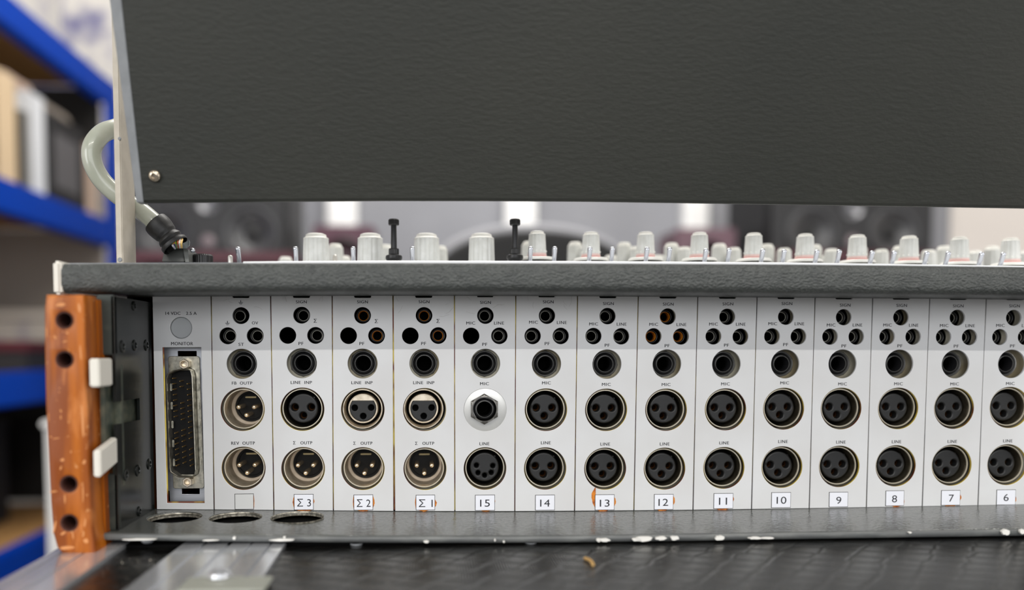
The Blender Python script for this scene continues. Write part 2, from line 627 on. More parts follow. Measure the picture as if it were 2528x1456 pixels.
# stacked papers lying on top of the books
for i, (px0, px1, dz, h, c, lb) in enumerate(((50, 115, 0.268, 0.03, srgb(205, 180, 165), 'pale pink paper stack lying across the white binder'),
                                              (120, 205, 0.248, 0.035, srgb(160, 150, 140), 'grey brown folder stack lying on the black box file'))):
    y0, y1 = ypix(px0), ypix(px1)
    o = thing('paper_stack', lb, 'papers', (RX - 0.14, (y0 + y1) / 2, zs + dz))
    m_ = mat('papers_%d' % i, c, 0.8)
    for k in range(4):
        bm = B(); box(bm, (RX - 0.14 + R.uniform(-.006, .006), (y0 + y1) / 2 + R.uniform(-.01, .01), zs + dz + h * (k + 0.5) / 4), (0.2, (y1 - y0) * 0.92, h / 4 - 0.0008), 0.001)
        obj('folder', bm, m_, o)
# boxes on the other shelves
def crate(name, label, cat, x, y, z, s, col, lid=None, group=None):
    o = thing(name, label, cat, (x, y, z), group)
    m_ = mat(name + '_%d' % len(MATS), col, 0.7, 0, tuple(c * 0.62 for c in col[:2]) + (col[2] * 0.8,), 11, (0.5, 0.66))
    bm = B(); box(bm, (x, y, z + s[2] / 2), s, 0.006); obj('body', bm, m_, o)
    bm = B(); box(bm, (x, y, z + s[2] + 0.004), (s[0] + 0.008, s[1] + 0.008, 0.03), 0.004); obj('lid', bm, mat(name + '_lid_%d' % len(MATS), lid or col, 0.7), o)
    return o


zs1 = zt[0] - 0.011
crate('storage_box', 'white box with grey blue marks on the topmost rack shelf, nearest', 'box', RX - 0.22, 1.42, zs1, (0.36, 0.3, 0.3), srgb(214, 212, 210), srgb(168, 168, 186))
crate('storage_box', 'off-white box on the topmost rack shelf by the far upright', 'box', RX - 0.22, 1.78, zs1, (0.34, 0.26, 0.26), srgb(214, 210, 202))
zs2 = zt[2] - 0.011
crate('storage_box', 'light grey box on the middle rack shelf behind the console end cap', 'box', RX - 0.2, 1.93, zs2, (0.3, 0.16, 0.16), srgb(176, 168, 158))
crate('storage_box', 'dark grey box with red lid beside the wooden handle', 'box', RX - 0.12, 1.74, zs2, (0.14, 0.14, 0.07), srgb(34, 34, 38), srgb(84, 22, 36))
crate('storage_box', 'black box on the bottom rack shelf', 'box', RX - 0.34, 1.62, zt[3] - 0.011, (0.26, 0.5, 0.28), srgb(26, 26, 28))
# white picture board on the wall over the rack
pc_ = W(190, 60, 2.64)
pb = thing('wall_chart', 'off-white wall chart with blurred grey blue shapes above the blue racking', 'poster', pc_)
bm = B(); box(bm, pc_, (0.5, 0.008, 0.8)); obj('sheet', bm, mat('chart_paper', srgb(230, 227, 222), 0.7, 0, srgb(130, 130, 168), 8, (0.44, 0.62)), pb)
for dz in (0.405, -0.405):
    bm = B(); box(bm, pc_ + Vector((0, -0.003, dz)), (0.51, 0.016, 0.016), 0.003); obj('rail', bm, GREYS, pb)
# white cabinet end standing on the floor by the rack
wc = thing('white_cabinet', 'narrow white cabinet end seen between rack and wooden handle', 'cabinet', (-0.6, 1.12, 0))
a = W(112, 1200, 0.9)
bm = B(); box(bm, (a.x + 0.11, 1.12, (XP(112, 1055, a.x).z) / 2), (0.22, 0.44, XP(112, 1055, a.x).z), 0.004)
obj('side_panel', bm, mat('white_laminate', srgb(225, 224, 222), 0.5), wc)
bm = B(); box(bm, (a.x + 0.11, 1.12, XP(112, 1055, a.x).z + 0.006), (0.23, 0.45, 0.012), 0.003); obj('top', bm, MATS['white_laminate'], wc)

# ------------------------------------------------------------------ loudspeakers, chair
SPK = mat('charcoal_cabinet', srgb(40, 40, 42), 0.5, spec=0.4)
SPKB = mat('black_cabinet_edge', srgb(22, 22, 23), 0.5)
CONE = mat('grey_cone', srgb(74, 74, 76), 0.32, 0.2)
MARO = mat('maroon_board', srgb(78, 30, 42), 0.5)
PLUM = mat('plum_cabinet', srgb(118, 62, 88), 0.5)
YS = 1.55


def speaker(x0, x1, cxs, label, ytop=330):
    a, b_ = W(x0, 622, YS), W(x1, 622, YS)
    cx = (a.x + b_.x) / 2
    zb = a.z
    wid = b_.x - a.x
    H = 0.31
    o = thing('studio_monitor', label, 'loudspeaker', (cx, YS + 0.14, zb), 'large studio monitors')
    holes = [circ(W(c, 575, YS).x - cx, W(620, 575, YS).z - zb, 0.068) for c in cxs]
    tw = (W((cxs[0] + cxs[1]) / 2, 500, YS).x - cx, W(620, 497, YS).z - zb)
    holes.append(circ(tw[0], tw[1], 0.03, 32))
    me = plate([rrect(-wid / 2, 0, wid / 2, H, 0.012)] + holes, 0.018, 0.003)
    obj('baffle', me, SPK, o, (cx, YS, zb))
    bm = B(); box(bm, (cx, YS + 0.155, zb + H / 2), (wid + 0.012, 0.27, H + 0.004), 0.008); obj('cabinet', bm, SPKB, o)
    for c in cxs:
        p = W(c, 575, YS)
        bm = B(); lathe(bm, [(0.068, 0.0), (0.066, -0.004), (0.06, -0.003), (0.056, 0.004), (0.052, 0.001), (0.03, 0.012), (0.02, 0.017)], seg=40)
        w_ = obj('woofer', bm, CONE, o, p, smooth=True)
        bm = B(); lathe(bm, [(0.02, 0.017), (0.016, 0.008), (0.008, 0.004), (0, 0.003)], seg=24); obj('dust_cap', bm, SPKB, w_, p, smooth=True)
    p = (cx + tw[0], YS, zb + tw[1])
    bm = B(); lathe(bm, [(0.03, 0.0), (0.024, 0.008), (0.013, 0.012), (0.01, 0.006), (0, 0.003)], seg=32); obj('tweeter', bm, mat('tweeter_%d' % len(MATS), srgb(120, 120, 124), 0.3, 0.4), o, p, smooth=True)
    p = W((cxs[0] + cxs[1]) / 2, 597, YS)
    bm = B(); lathe(bm, [(0.017, 0.0), (0.017, -0.004), (0.014, -0.006), (0, -0.006)], seg=28); obj('badge', bm, mat('badge_%d' % len(MATS), srgb(120, 108, 112), 0.4, 0.2), o, p, smooth=True)
    # board under it
    a2 = W(x0 - 25, 640, YS - 0.03); b2 = W(x1 + 25, 640, YS - 0.03)
    s = thing('speaker_board', 'maroon board under the ' + ('left' if x0 < 1000 else 'right') + ' large grey studio monitor', 'shelf', ((a2.x + b2.x) / 2, YS + 0.12, zb - 0.05))
    bm = B(); box(bm, ((a2.x + b2.x) / 2, YS + 0.12, zb - 0.0145), (b2.x - a2.x, 0.32, 0.025), 0.003); obj('top_board', bm, MARO, s)
    for sx in (-1, 1):
        bm = B(); box(bm, ((a2.x + b2.x) / 2 + sx * (b2.x - a2.x) * 0.42, YS + 0.12, (zb - 0.027) / 2), (0.04, 0.28, zb - 0.027), 0.003); obj('leg', bm, MARO, s)
    return o


speaker(318, 702, (405, 622), 'large dark grey studio monitor behind the left end of the console')
speaker(1905, 2302, (2004, 2206), 'large dark grey studio monitor behind the right end of the console')
for (x0, x1, yt, lab, c) in ((771, 925, 555, 'small plum coloured loudspeaker right of the left studio monitor', srgb(78, 42, 58)),
                             (1672, 1818, 562, 'small dusty purple loudspeaker left of the right studio monitor', srgb(102, 76, 86))):
    a, b_ = W(x0, yt, YS + 0.1), W(x1, yt, YS + 0.1)
    s = b_.x - a.x
    cx = (a.x + b_.x) / 2
    o = thing('cube_loudspeaker', lab, 'loudspeaker', (cx, YS + 0.1 + s / 2, a.z - s))
    pm = mat('plum_%d' % len(MATS), c, 0.5)
    me = plate([rrect(-s / 2, 0, s / 2, s, 0.008), circ(0, s * 0.48, s * 0.33)], 0.014, 0.002)
    obj('baffle', me, pm, o, (cx, YS + 0.1, a.z - s))
    bm = B(); box(bm, (cx, YS + 0.115 + s / 2, a.z - s / 2), (s, s, s), 0.006); obj('cabinet', bm, pm, o)
    bm = B(); lathe(bm, [(s * .33, 0), (s * .3, -0.003), (s * .27, 0.002), (s * .1, 0.02), (s * 0.09, 0.012), (0, 0.008)], seg=32)
    obj('driver', bm, mat('drv_%d' % len(MATS), srgb(40, 24, 30), 0.45), o, (cx, YS + 0.1, a.z - s + s * 0.48), smooth=True)
    st = thing('speaker_stand', 'black stand under the ' + ('plum coloured' if x0 < 1000 else 'dusty purple') + ' cube loudspeaker', 'stand', (cx, YS + 0.18, 0))
    hh = a.z - s
    bm = B(); box(bm, (cx, YS + 0.1 + s / 2, hh - 0.006), (s * 0.9, s * 0.9, 0.012), 0.002); obj('top_plate', bm, SPKB, st)
    bm = B(); lathe(bm, [(0.018, 0.02), (0.018, hh - 0.012)], 'Z', 20); obj('pole', bm, SPKB, st, (cx, YS + 0.1 + s / 2, 0))
    bm = B(); box(bm, (cx, YS + 0.1 + s / 2, 0.01), (0.17, 0.17, 0.02), 0.003); obj('base', bm, SPKB, st)

# office chair whose rounded back rises behind the console
YC = 1.2
ch = thing('office_chair', 'black office chair with grey rim, its rounded back behind the console', 'chair', (W(1325, 640, YC).x, YC, 0))
cxp = W(1322, 640, YC)
topz, rimz = W(1322, 566, YC).z, W(1322, 540, YC).z
hw = (W(1562, 645, YC).x - W(1085, 645, YC).x) / 2 * 1.06


def arch(hwid, top, zlow, p=2.6, n=40):
    zc = zlow
    out = []
    for k in range(n + 1):
        a = math.pi * k / n
        c, s = math.cos(a), math.sin(a)
        out.append((hwid * math.copysign(abs(c) ** (2 / 2.2), c), zc + (top - zc) * abs(s) ** (2 / 2.2)))
    return out


zl = cxp.z - 0.05
def rounded_back(hwid, top, low):
    pts = arch(hwid, top, zl)
    return pts + [(-hwid * 0.8, low), (hwid * 0.8, low)]
me = plate([rounded_back(hw, topz, zl - 0.38)], 0.05, 0.012, res=3)
obj('backrest', me, mat('black_mesh_fabric', srgb(24, 24, 25), 0.8, bump=0.3, bscale=200), ch, (cxp.x, YC, 0))
me = plate([rounded_back(hw + 0.018, rimz, zl - 0.4), rounded_back(hw - 0.004, topz - 0.003, zl - 0.375)], 0.03, 0.008, res=3)
obj('back_frame', me, mat('grey_plastic_frame', srgb(150, 150, 155), 0.5), ch, (cxp.x, YC + 0.055, 0))
bm = B(); box(bm, (cxp.x, YC - 0.24, 0.5), (0.48, 0.46, 0.09), 0.035, 4); obj('seat', bm, MATS['black_mesh_fabric'], ch)
bm = B(); lathe(bm, [(0.028, 0.1), (0.028, 0.45)], 'Z', 20); obj('gas_column', bm, SPKB, ch, (cxp.x, YC - 0.2, 0))
bm = B(); box(bm, (cxp.x, YC + 0.04, 0.62), (0.06, 0.03, 0.36), 0.008); obj('back_bracket', bm, SPKB, ch)
for k in range(5):
    a = k * 72 * D2R
    bm = B(); tube(bm, [(cxp.x, YC - 0.2, 0.12), (cxp.x + 0.3 * math.cos(a), YC - 0.2 + 0.3 * math.sin(a), 0.075)], 0.018, 10)
    obj('leg', bm, SPKB, ch)
    bm = B(); lathe(bm, [(0.0, -0.012), (0.028, -0.012), (0.028, 0.012), (0, 0.012)], 'Y', 20); obj('castor', bm, SPKB, ch, (cxp.x + 0.3 * math.cos(a), YC - 0.2 + 0.3 * math.sin(a), 0.03))

# ================================================================== FLIGHT CASE UNDER THE CONSOLE
ZT = W(170, 1371, -0.064).z       # top of the case
case = thing('flight_case', 'black flight case with bright aluminium extrusions under the console', 'flight case', (0.1, 0.2, 0))
ysf = HZ(1300, 1510, ZT).y
xl = HZ(11, 1438, ZT).x
xl2 = HZ(139, 1365, ZT).x
bm = B()
x_r = 0.55
pa = HZ(171, 1449, ZT); pb_ = HZ(299, 1360, ZT)
box(bm, ((xl + 0.004 + x_r) / 2, (ysf + 0.66) / 2, ZT - 0.005), (x_r - xl - 0.004, 0.66 - ysf, 0.01))
obj('top_board', bm, CASEB, case)
bm = B(); box(bm, ((xl + 0.012 + x_r) / 2, (ysf + 0.66) / 2, (ZT - 0.01) / 2), (x_r - xl - 0.02, 0.66 - ysf - 0.02, ZT - 0.012)); obj('body', bm, BLACK, case)


def strip(name, L0, L1, R0, R1, grooves, h=0.0018):
    """extrusion lying on the case, its left and right edges through photo points on the case top"""
    bm = B()
    y0, y1 = ysf + 0.0005, 0.6
    def atY(p, q, y):
        return p.x + (q.x - p.x) * (y - p.y) / (q.y - p.y)
    secs = []
    fr = [0.0, 0.02]
    prof = [(0.0, -0.001), (0.0, h)]
    for g0, g1 in grooves:
        prof += [(g0, h), (g0 + 0.004, h * 0.35), (g1 - 0.004, h * 0.35), (g1, h)]
    prof += [(1.0, h), (1.0, -0.001)]
    for y in (y0, 0.0, y1):
        xa, xb = atY(L0, L1, y), atY(R0, R1, y)
        secs.append([(xa + (xb - xa) * f, y, ZT + z) for f, z in prof])
    loft(bm, secs)
    return obj(name, bm, ALUX, case)


strip('edge_extrusion', HZ(11, 1438, ZT), HZ(139, 1365, ZT), HZ(171, 1449, ZT), HZ(299, 1360, ZT), [(0.16, 0.2), (0.52, 0.56)])
strip('hinge_extrusion', HZ(320, 1456, ZT), HZ(463, 1342, ZT), HZ(641, 1445, ZT), HZ(712, 1339, ZT), [(0.2, 0.23), (0.43, 0.475), (0.66, 0.68), (0.85, 0.87)])
bm = B(); box(bm, ((xl + x_r) / 2, ysf - 0.0015, ZT - 0.014), (x_r - xl, 0.003, 0.032), 0.0008); obj('front_angle', bm, ALUX, case)
p = HZ(560, 1452, ZT)
bm = B(); box(bm, (p.x, p.y - 0.002, ZT + 0.0021), (0.034, 0.018, 0.0012), 0.0005); obj('corner_plate', bm, mat('dull_zinc_plate', srgb(172, 174, 164), 0.5, 0.3), case)
p = HZ(543, 1440, ZT)
bm = B(); lathe(bm, [(0.0046, 0), (0.0044, 0.0012), (0.003, 0.0022), (0, 0.0026)], 'Z', 24); obj('rivet', bm, ALUX, case, (p.x, p.y, ZT + 0.0032), smooth=True)
# crumbs and dust on the board
CRUMB = mat('straw_coloured_splinter', srgb(206, 164, 98), 0.6)
p0, p1 = HZ(1444, 1382, ZT), HZ(1464, 1398, ZT)
bm = B(); tube(bm, [(p0.x, p0.y, ZT + 0.0008), ((p0.x + p1.x) / 2 + 0.0006, (p0.y + p1.y) / 2, ZT + 0.0012), (p1.x, p1.y, ZT + 0.0008)], 0.0007, 8)
tag(obj('wood_splinter', bm, CRUMB), 'tiny straw coloured splinter lying on the black case board', 'splinter')
bm = B()
for k in range(110):
    px, py = R.choice([(R.uniform(740, 2500), R.uniform(1375, 1456)), (R.uniform(260, 420), R.uniform(1375, 1410)), (R.uniform(200, 420), R.uniform(1380, 1456))])
    q = HZ(px, py, ZT)
    r = R.uniform(0.00005, 0.00014) * (2.4 if k % 29 == 0 else 1)
    g = bmesh.ops.create_icosphere(bm, subdivisions=1, radius=r)
    for v in g['verts']:
        v.co += Vector((q.x, q.y, ZT + r * 0.6))
tag(obj('dust', bm, mat('pale_dust', srgb(190, 182, 168), 0.7), kind='stuff'), 'pale dust specks scattered on the black case board', 'dust')

# ================================================================== THE MIXING CONSOLE
con = thing('mixing_console', 'vintage grey mixing console with wooden end block and open rear connector bay', 'mixing console', (0.1, 0.0, ZT))
STN = [150, 300, 450, 700, 950, 1200, 1450, 1700, 1950, 2200, 2528, 2800]
RT_ = [(150, 648.5), (300, 648), (860, 646.5), (1420, 647.5), (2020, 651), (2528, 657), (2800, 661)]
RB_ = [(150, 722), (300, 721), (860, 718.5), (1420, 719.7), (1750, 722), (2020, 724), (2528, 728), (2800, 731)]
YR = -0.047


def railsec(px):
    t, b_ = W(px, interp(RT_, px), YR), W(px, interp(RB_, px), YR)
    x, h = t.x, t.z - b_.z
    P = []
    r = 0.0042
    zt_, zb = t.z, b_.z
    P.append((x, 0.02, zt_ - 0.0002))
    P.append((x, YR + r, zt_))
    for k in range(1, 6):
        a = k * 18 * D2R
        P.append((x, YR + r - r * math.sin(a), zt_ - r + r * math.cos(a)))
    for k in range(0, 6):
        a = k * 18 * D2R
        P.append((x, YR + r - r * math.cos(a), zb + r - r * math.sin(a)))
    P.append((x, YR + 0.012, zb - 0.0002))
    P.append((x, YR + 0.03, zb + 0.0008))
    P.append((x, 0.02, zb + 0.0012))
    return P


bm = B(); loft(bm, [railsec(x) for x in STN])
obj('top_rail', bm, RAILV, con, smooth=True)
# end cap of the rail
a, b_ = W(128, 643, YR - 0.001), W(151, 726, YR - 0.001)
bm = B()
box(bm, ((a.x + b_.x) / 2, YR + 0.03, (a.z + b_.z) / 2), (b_.x - a.x, 0.062, a.z - b_.z), 0.0012, 3)
obj('rail_end_cap', bm, IVORY, con)
# console top: pale sheet rising gently away from the rail, split into the strips
y0t = -0.028
def ztop(px, y):
    z0 = W(px, interp(RT_, px) - interp([(600, 2.0), (850, 3.8), (1900, 3.4), (2300, 1.8)], px), y0t).z
    return z0 + (y - y0t) * 0.1
secs = []
for px in [600] + STN[3:]:
    x = W(px, 645, y0t).x
    secs.append([(x, y0t, ztop(px, y0t) - 0.004), (x, y0t, ztop(px, y0t) - 0.0004), (x, y0t + 0.0006, ztop(px, y0t)), (x, 0.36, ztop(px, 0.36)), (x, 0.36, ztop(px, 0.36) - 0.004)])
bm = B(); loft(bm, secs)
obj('console_top', bm, CONTOP, con)
secs = []
for px in (140, 300, 450, 599):
    x = W(px, 645, y0t).x
    z0 = W(px, interp(RT_, px) + 0.5, y0t).z
    secs.append([(x, y0t, z0 - 0.004), (x, y0t, z0), (x, 0.36, z0 + 0.036), (x, 0.36, z0 + 0.03)])
bm = B(); loft(bm, secs)
obj('side_top_plate', bm, GREYP, con)
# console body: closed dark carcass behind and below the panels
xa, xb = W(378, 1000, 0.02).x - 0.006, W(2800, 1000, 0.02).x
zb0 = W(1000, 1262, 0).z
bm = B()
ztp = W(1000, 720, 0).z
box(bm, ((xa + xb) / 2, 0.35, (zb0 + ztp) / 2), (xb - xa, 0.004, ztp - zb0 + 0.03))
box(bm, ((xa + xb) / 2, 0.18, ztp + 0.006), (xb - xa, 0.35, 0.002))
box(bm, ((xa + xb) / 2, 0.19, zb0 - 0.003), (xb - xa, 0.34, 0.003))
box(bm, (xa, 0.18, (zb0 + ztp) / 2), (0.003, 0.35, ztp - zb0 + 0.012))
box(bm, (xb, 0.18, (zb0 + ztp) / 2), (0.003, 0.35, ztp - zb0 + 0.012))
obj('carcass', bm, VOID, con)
# ---- bottom shelf with three large cable holes
PB = [(375, 1258), (521, 1258.5), (668, 1259.5), (820, 1261), (970, 1262), (1122, 1262.5), (1273, 1262.5), (1426, 1261.5), (1576, 1260.5), (1723, 1259), (1869, 1257), (2012, 1255), (2153, 1252.5), (2295, 1250), (2434, 1247.5), (2575, 1245), (2800, 1240)]
LT = [(256, 1315.5), (400, 1318), (627, 1321), (900, 1322), (1200, 1321.5), (1500, 1320), (1733, 1316.5), (2100, 1311), (2528, 1304.5), (2800, 1300)]
ZS = W(1122, 1262, 0).z
YL = HZ(1100, 1321, ZS).y
def bow(px):                        # how far the pressed sheet bows up from its middle
    return W(px, interp(PB, px), 0).z - ZS
outline = []
x_left_back = W(380, 1258, 0).x
x_l = -0.1592
x_rr = W(2700, 1240, 0).x
outl = [(x_l, YL), (x_rr, YL), (x_rr, 0.004), (x_left_back - 0.002, 0.004), (x_l, 0.004)]
cent = []
for (hx0, hx1, hy0, hy1) in ((365.7, 495.8, 1260.9, 1292), (516.8, 645, 1262, 1292.5), (669, 798, 1263, 1293.8)):
    hm = (hx0 + hx1) / 2
    zl_ = W(hm, interp(PB, hm), 0).z
    c = HZ(hm, (hy0 + hy1) / 2, zl_)
    r = (HZ(hx1, 1276, zl_).x - HZ(hx0, 1276, zl_).x) / 2
    cy0, cy1 = HZ(hm, hy0, zl_).y, HZ(hm, hy1, zl_).y
    cent.append((c.x, (cy0 + cy1) / 2, min(r, (cy0 - cy1) / 2)))
def bendplate(me, base=None):
    for v in me.vertices:
        px = 1050 + v.co.x / 0.4 * 1900
        v.co.z += bow(max(380, min(2750, px)))
    return me


def shelfplate(zoff, th, shrink=0.0):
    # strip the sheet across its length so it can follow the bow
    me = plate([outl] + [[(x + (r - shrink) * math.cos(t), y + (r - shrink) * math.sin(t)) for t in [2 * math.pi * k / 56 for k in range(56)]] for x, y, r in cent], th, 0.0, flat=True)
    bm = B()
    bm.from_mesh(me)
    for k in range(1, 16):
        x = x_l + (x_rr - x_l) * k / 16
        bmesh.ops.bisect_plane(bm, geom=bm.verts[:] + bm.edges[:] + bm.faces[:], plane_co=(x, 0, 0), plane_no=(1, 0, 0))
    bm.to_mesh(me)
    bm.free()
    return bendplate(me)


sh = obj('bottom_shelf', shelfplate(0, 0.0016), SHELF, con, (0, 0, ZS))
EDGEM = mat('worn_hole_edge', srgb(170, 165, 152), 0.45, 0.5, srgb(110, 106, 96), 500, (0.4, 0.6))
for x, y, r in cent:
    bm = B(); lathe(bm, [(r, -0.0002), (r - 0.0003, -0.0009), (r, -0.0011), (r + 0.0004, -0.0012), (r - 0.0002, -0.0014), (r - 0.0002, -0.0025), (r + 0.001, -0.0026)], 'Z', 48)
    obj('hole_edge', bm, EDGEM, sh, (x, y, ZS + bow(560)), smooth=True)
# lower sheet (the real bottom of the console) under it
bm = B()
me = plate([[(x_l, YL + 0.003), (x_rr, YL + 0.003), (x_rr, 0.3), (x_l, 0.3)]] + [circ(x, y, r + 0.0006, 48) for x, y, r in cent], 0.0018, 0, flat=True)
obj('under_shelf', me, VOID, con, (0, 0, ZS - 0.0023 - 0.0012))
bm = B(); box(bm, ((x_l + x_rr) / 2, (YL + 0.008 + 0.3) / 2, ZT + 0.0024), (x_rr - x_l - 0.004, 0.3 - YL - 0.008, 0.0006)); obj('under_shade_sheet', bm, VOID, con)  # added black sheet standing in for shade beneath the shelf holes
# rounded front lip
def lipsec(px):
    t = W(px, interp(LT, px), YL - 0.0002)
    b_ = W(px, interp([(256, 1333), (627, 1338), (900, 1340), (1200, 1340.5), (1500, 1338.5), (1733, 1335), (2100, 1329), (2528, 1323), (2800, 1318)], px), YL - 0.0002)
    z1, z0 = t.z, b_.z
    r = (z1 - z0) / 2
    P = []
    for k in range(0, 9):
        a = (90 + 22.5 * k) * D2R
        P.append((t.x, YL + r * 0.9 * math.cos(a) * 0.9 + 0.0004, (z0 + z1) / 2 + r * math.sin(a)))
    P.append((t.x, YL + 0.004, z0 + 0.0002))
    P.append((t.x, YL + 0.004, z1 - 0.0014))
    return P


bm = B(); loft(bm, [lipsec(x) for x in [256] + STN[2:]])
obj('shelf_lip', bm, mat('worn_grey_lip', srgb(84, 86, 86), 0.4, 0, srgb(108, 110, 108), 300, (0.45, 0.75), stretch=(0.25, 1, 1), bump=0.4, bscale=500, bdist=0.0002), con, smooth=True)
# chips of white paint on the lip
chips = [(1493, 1333, 16, 4), (1478, 1333, 6, 5), (1590, 1330, 22, 7), (1572, 1332, 12, 4), (1632, 1328.5, 14, 5), (1666, 1328, 11, 5), (1777, 1328, 12, 6), (1865, 1328, 18, 3), (1895, 1328, 18, 2.2), (2483, 1313, 11, 8), (2524, 1312, 6, 6),
         (578, 1328, 3.4, 4), (702, 1326, 2.8, 3.2), (345, 1331.5, 44, 2), (520, 1333.5, 20, 1.4), (697, 1333, 34, 3), (1052, 1337, 7, 3), (1244, 1337, 2.5, 2.5), (1222, 1333, 2.2, 3), (2247, 1314.5, 4, 2)]
for px, py, wx, wy in chips:
    q = W(px, py, YL - 0.0026)
    sx, sy = scl(px, py, YL)
    bm = B()
    n = 14
    pts = []
    for k in range(n):
        a = 2 * math.pi * k / n
        rr = R.uniform(0.75, 1.1)
        pts.append((wx * sx * math.cos(a) * rr, wy * sy * math.sin(a) * rr))
    prism(bm, pts, -0.0002, 0.0012)
    obj('paint_chip', bm, WHITE, con, q)
# small screw bumps under the lip
for px, py in ((880, 1344), (365, 1336), (1310, 1342)):
    q = W(px, py, YL + 0.003)
    bm = B(); lathe(bm, [(0.0, -0.0008), (0.0022, -0.0006), (0.003, 0.0002), (0.003, 0.001)], 'Z', 20); obj('foot_screw', bm, GREYP, con, q, smooth=True)

# ---- wooden end block with four holes
YW = -0.0665
wl = [(112, 727), (108, 760), (108, 860), (111, 1000), (117, 1120), (123, 1240), (130, 1320), (139, 1352), (152, 1367)]
wr = [(236, 1372), (226, 1300), (222, 1200), (217, 1080), (213, 960), (210, 860), (208, 760), (206, 727)]
pts = []
for px, py in wl + wr:
    q = W(px, py, YW)
    pts.append((q.x, q.z))
wtop = W(160, 727, YW).z
wood_o = W(160, 1000, YW)
holes = []
for px, py in ((159, 790), (159.5, 887), (170, 1194), (171, 1290)):
    q = W(px, py, YW)
    holes.append(circ(q.x, q.z, 0.0031, 32))
fine = []
n = len(pts)
me = plate([pts] + holes, 0.014, 0.0016, res=3)
wood = obj('wooden_end_block', me, WORD, con, (0, YW, 0), smooth=True)
bx0 = min(p[0] for p in pts) + 0.003
xT, xB_ = W(207, 740, YW).x, W(231, 1345, YW).x
bm = B()
zlo, zhi = min(p[1] for p in pts), wtop
prism(bm, [(bx0, zlo + 0.001), (xB_, zlo + 0.001), (xT, zhi - 0.0012), (bx0 - 0.001, zhi - 0.0012)], YW + 0.0138, YW + 0.2)
bmesh.ops.recalc_face_normals(bm, faces=bm.faces)
obj('wooden_cheek', bm, WORD, con)
DENT = mat('pale_scratch', srgb(198, 132, 76), 0.6)
BOREM = mat('dark_bore', srgb(62, 26, 14), 0.8)  # dark brown lining inside the bores
for h in holes:
    cx_, cz_ = sum(p[0] for p in h) / len(h), sum(p[1] for p in h) / len(h)
    bm = B(); lathe(bm, [(0.0040, -0.00006), (0.0033, 0.0), (0.00305, 0.0012), (0.00302, 0.0132), (0, 0.0132)], 'Y', 32)
    obj('bore', bm, BOREM, wood, (cx_, YW, cz_), smooth=True)
for px, py, wx, wy, an in ((150, 752, 24, 7, 5), (136, 832, 5, 8, 20), (160, 843, 12, 2.5, 12), (166, 822, 9, 3, -10), (196, 760, 7, 22, 5), (199, 870, 4, 34, 3), (147, 958, 2.5, 3, 0), (146, 968, 2.5, 3, 0), (150, 1014, 4, 7, 20),
                            (150, 1030, 3, 9, 0), (125, 1078, 8, 2, -10), (138, 1082, 18, 2, 8), (168, 1077, 3, 3, 0), (204, 1040, 6, 70, 2), (154, 1135, 10, 6, 25), (150, 1155, 4, 9, -20), (208, 1140, 8, 10, -30), (175, 1115, 3, 6, 0),
                            (120, 1030, 2, 20, 0), (115, 820, 2.5, 24, 0), (132, 1213, 20, 3, 8), (160, 1232, 3.5, 20, 0), (156, 1316, 14, 5, 30), (180, 1322, 3, 15, 5), (135, 1300, 5, 26, -14), (212, 1335, 12, 10, 0), (165, 1352, 34, 7, 3),
                            (205, 1215, 3, 40, 0), (210, 1290, 4, 20, -5)):
    q = W(px, py, YW)
    sx, sy = scl(px, py, YW)
    bm = B()
    pp = []
    ca, sa = math.cos(an * D2R), math.sin(an * D2R)
    for k in range(16):
        a = 2 * math.pi * k / 16
        rr = R.uniform(0.7, 1.0)
        u, v = 0.6 * wx * sx * math.cos(a) * rr, 0.7 * wy * sy * math.sin(a) * rr
        pp.append((u * ca - v * sa, u * sa + v * ca))
    prism(bm, pp, -0.00003, 0.0004)
    obj('scuff_mark', bm, DENT, wood, q)

# ---- steel bracket at the left of the bay
xs_ = W(381, 1000, 0).x - 0.0012        # side plate plane
def SP(px, py):
    return XP(px, py, xs_)
yF = W(285, 1000, -0.0525).y
sp_pts = []
zt1, zb1 = W(300, 726, -0.05).z - 0.0008, ZS
bk = obj('side_bracket', plate([[(0, 0)] * 0 or [(0, 0), (1, 0), (1, 1)]], 0.001), DKSTEEL, con) if False else None
# side plate outline in (y, z) with the stepped notch
n0, n1, n2 = SP(345, 983).z, SP(290, 1045).z, SP(345, 1035).z
yn = SP(345, 1000).y
yfr = SP(287, 1000).y
prof = [(0.001, zt1), (yfr, zt1), (yfr, SP(287, 992).z), (yn, SP(345, 982).z), (yn, SP(345, 1036).z), (yfr, SP(287, 1048).z), (yfr, zb1 + 0.0002), (0.001, zb1 + 0.0002)]
bm = B()
a_ = [bm.verts.new((0, y, z)) for y, z in prof]
b2 = [bm.verts.new((-0.0014, y, z)) for y, z in prof]
quadface(bm, a_); quadface(bm, b2[::-1])
for i in range(len(prof)):
    quadface(bm, [a_[i], b2[i], b2[(i + 1) % len(prof)], a_[(i + 1) % len(prof)]])
bmesh.ops.recalc_face_normals(bm, faces=bm.faces)
br = obj('side_bracket', bm, DKSTEEL, con, (xs_, 0, 0))
# backing strip in the notch
bm = B(); box(bm, (xs_ - 0.004, (yfr + yn) / 2 + 0.004, SP(300, 1015).z), (0.002, 0.05, 0.03)); obj('inner_strip', bm, mat('greenish_steel', srgb(70, 78, 70), 0.4, 0.4, srgb(96, 98, 84), 200), br)
# front flanges
for (x0, y0, x1, y1) in ((238, 727, 284, 876), (252, 1170, 296, 1309)):
    a, b_ = W(x0, y0, yfr), W(x1, y1, yfr)
    bm = B(); box(bm, ((a.x + xs_) / 2, yfr + 0.0015, (a.z + b_.z) / 2), (xs_ - a.x, 0.003, a.z - b_.z), 0.0006)
    obj('front_flange', bm, FLANGE, br)
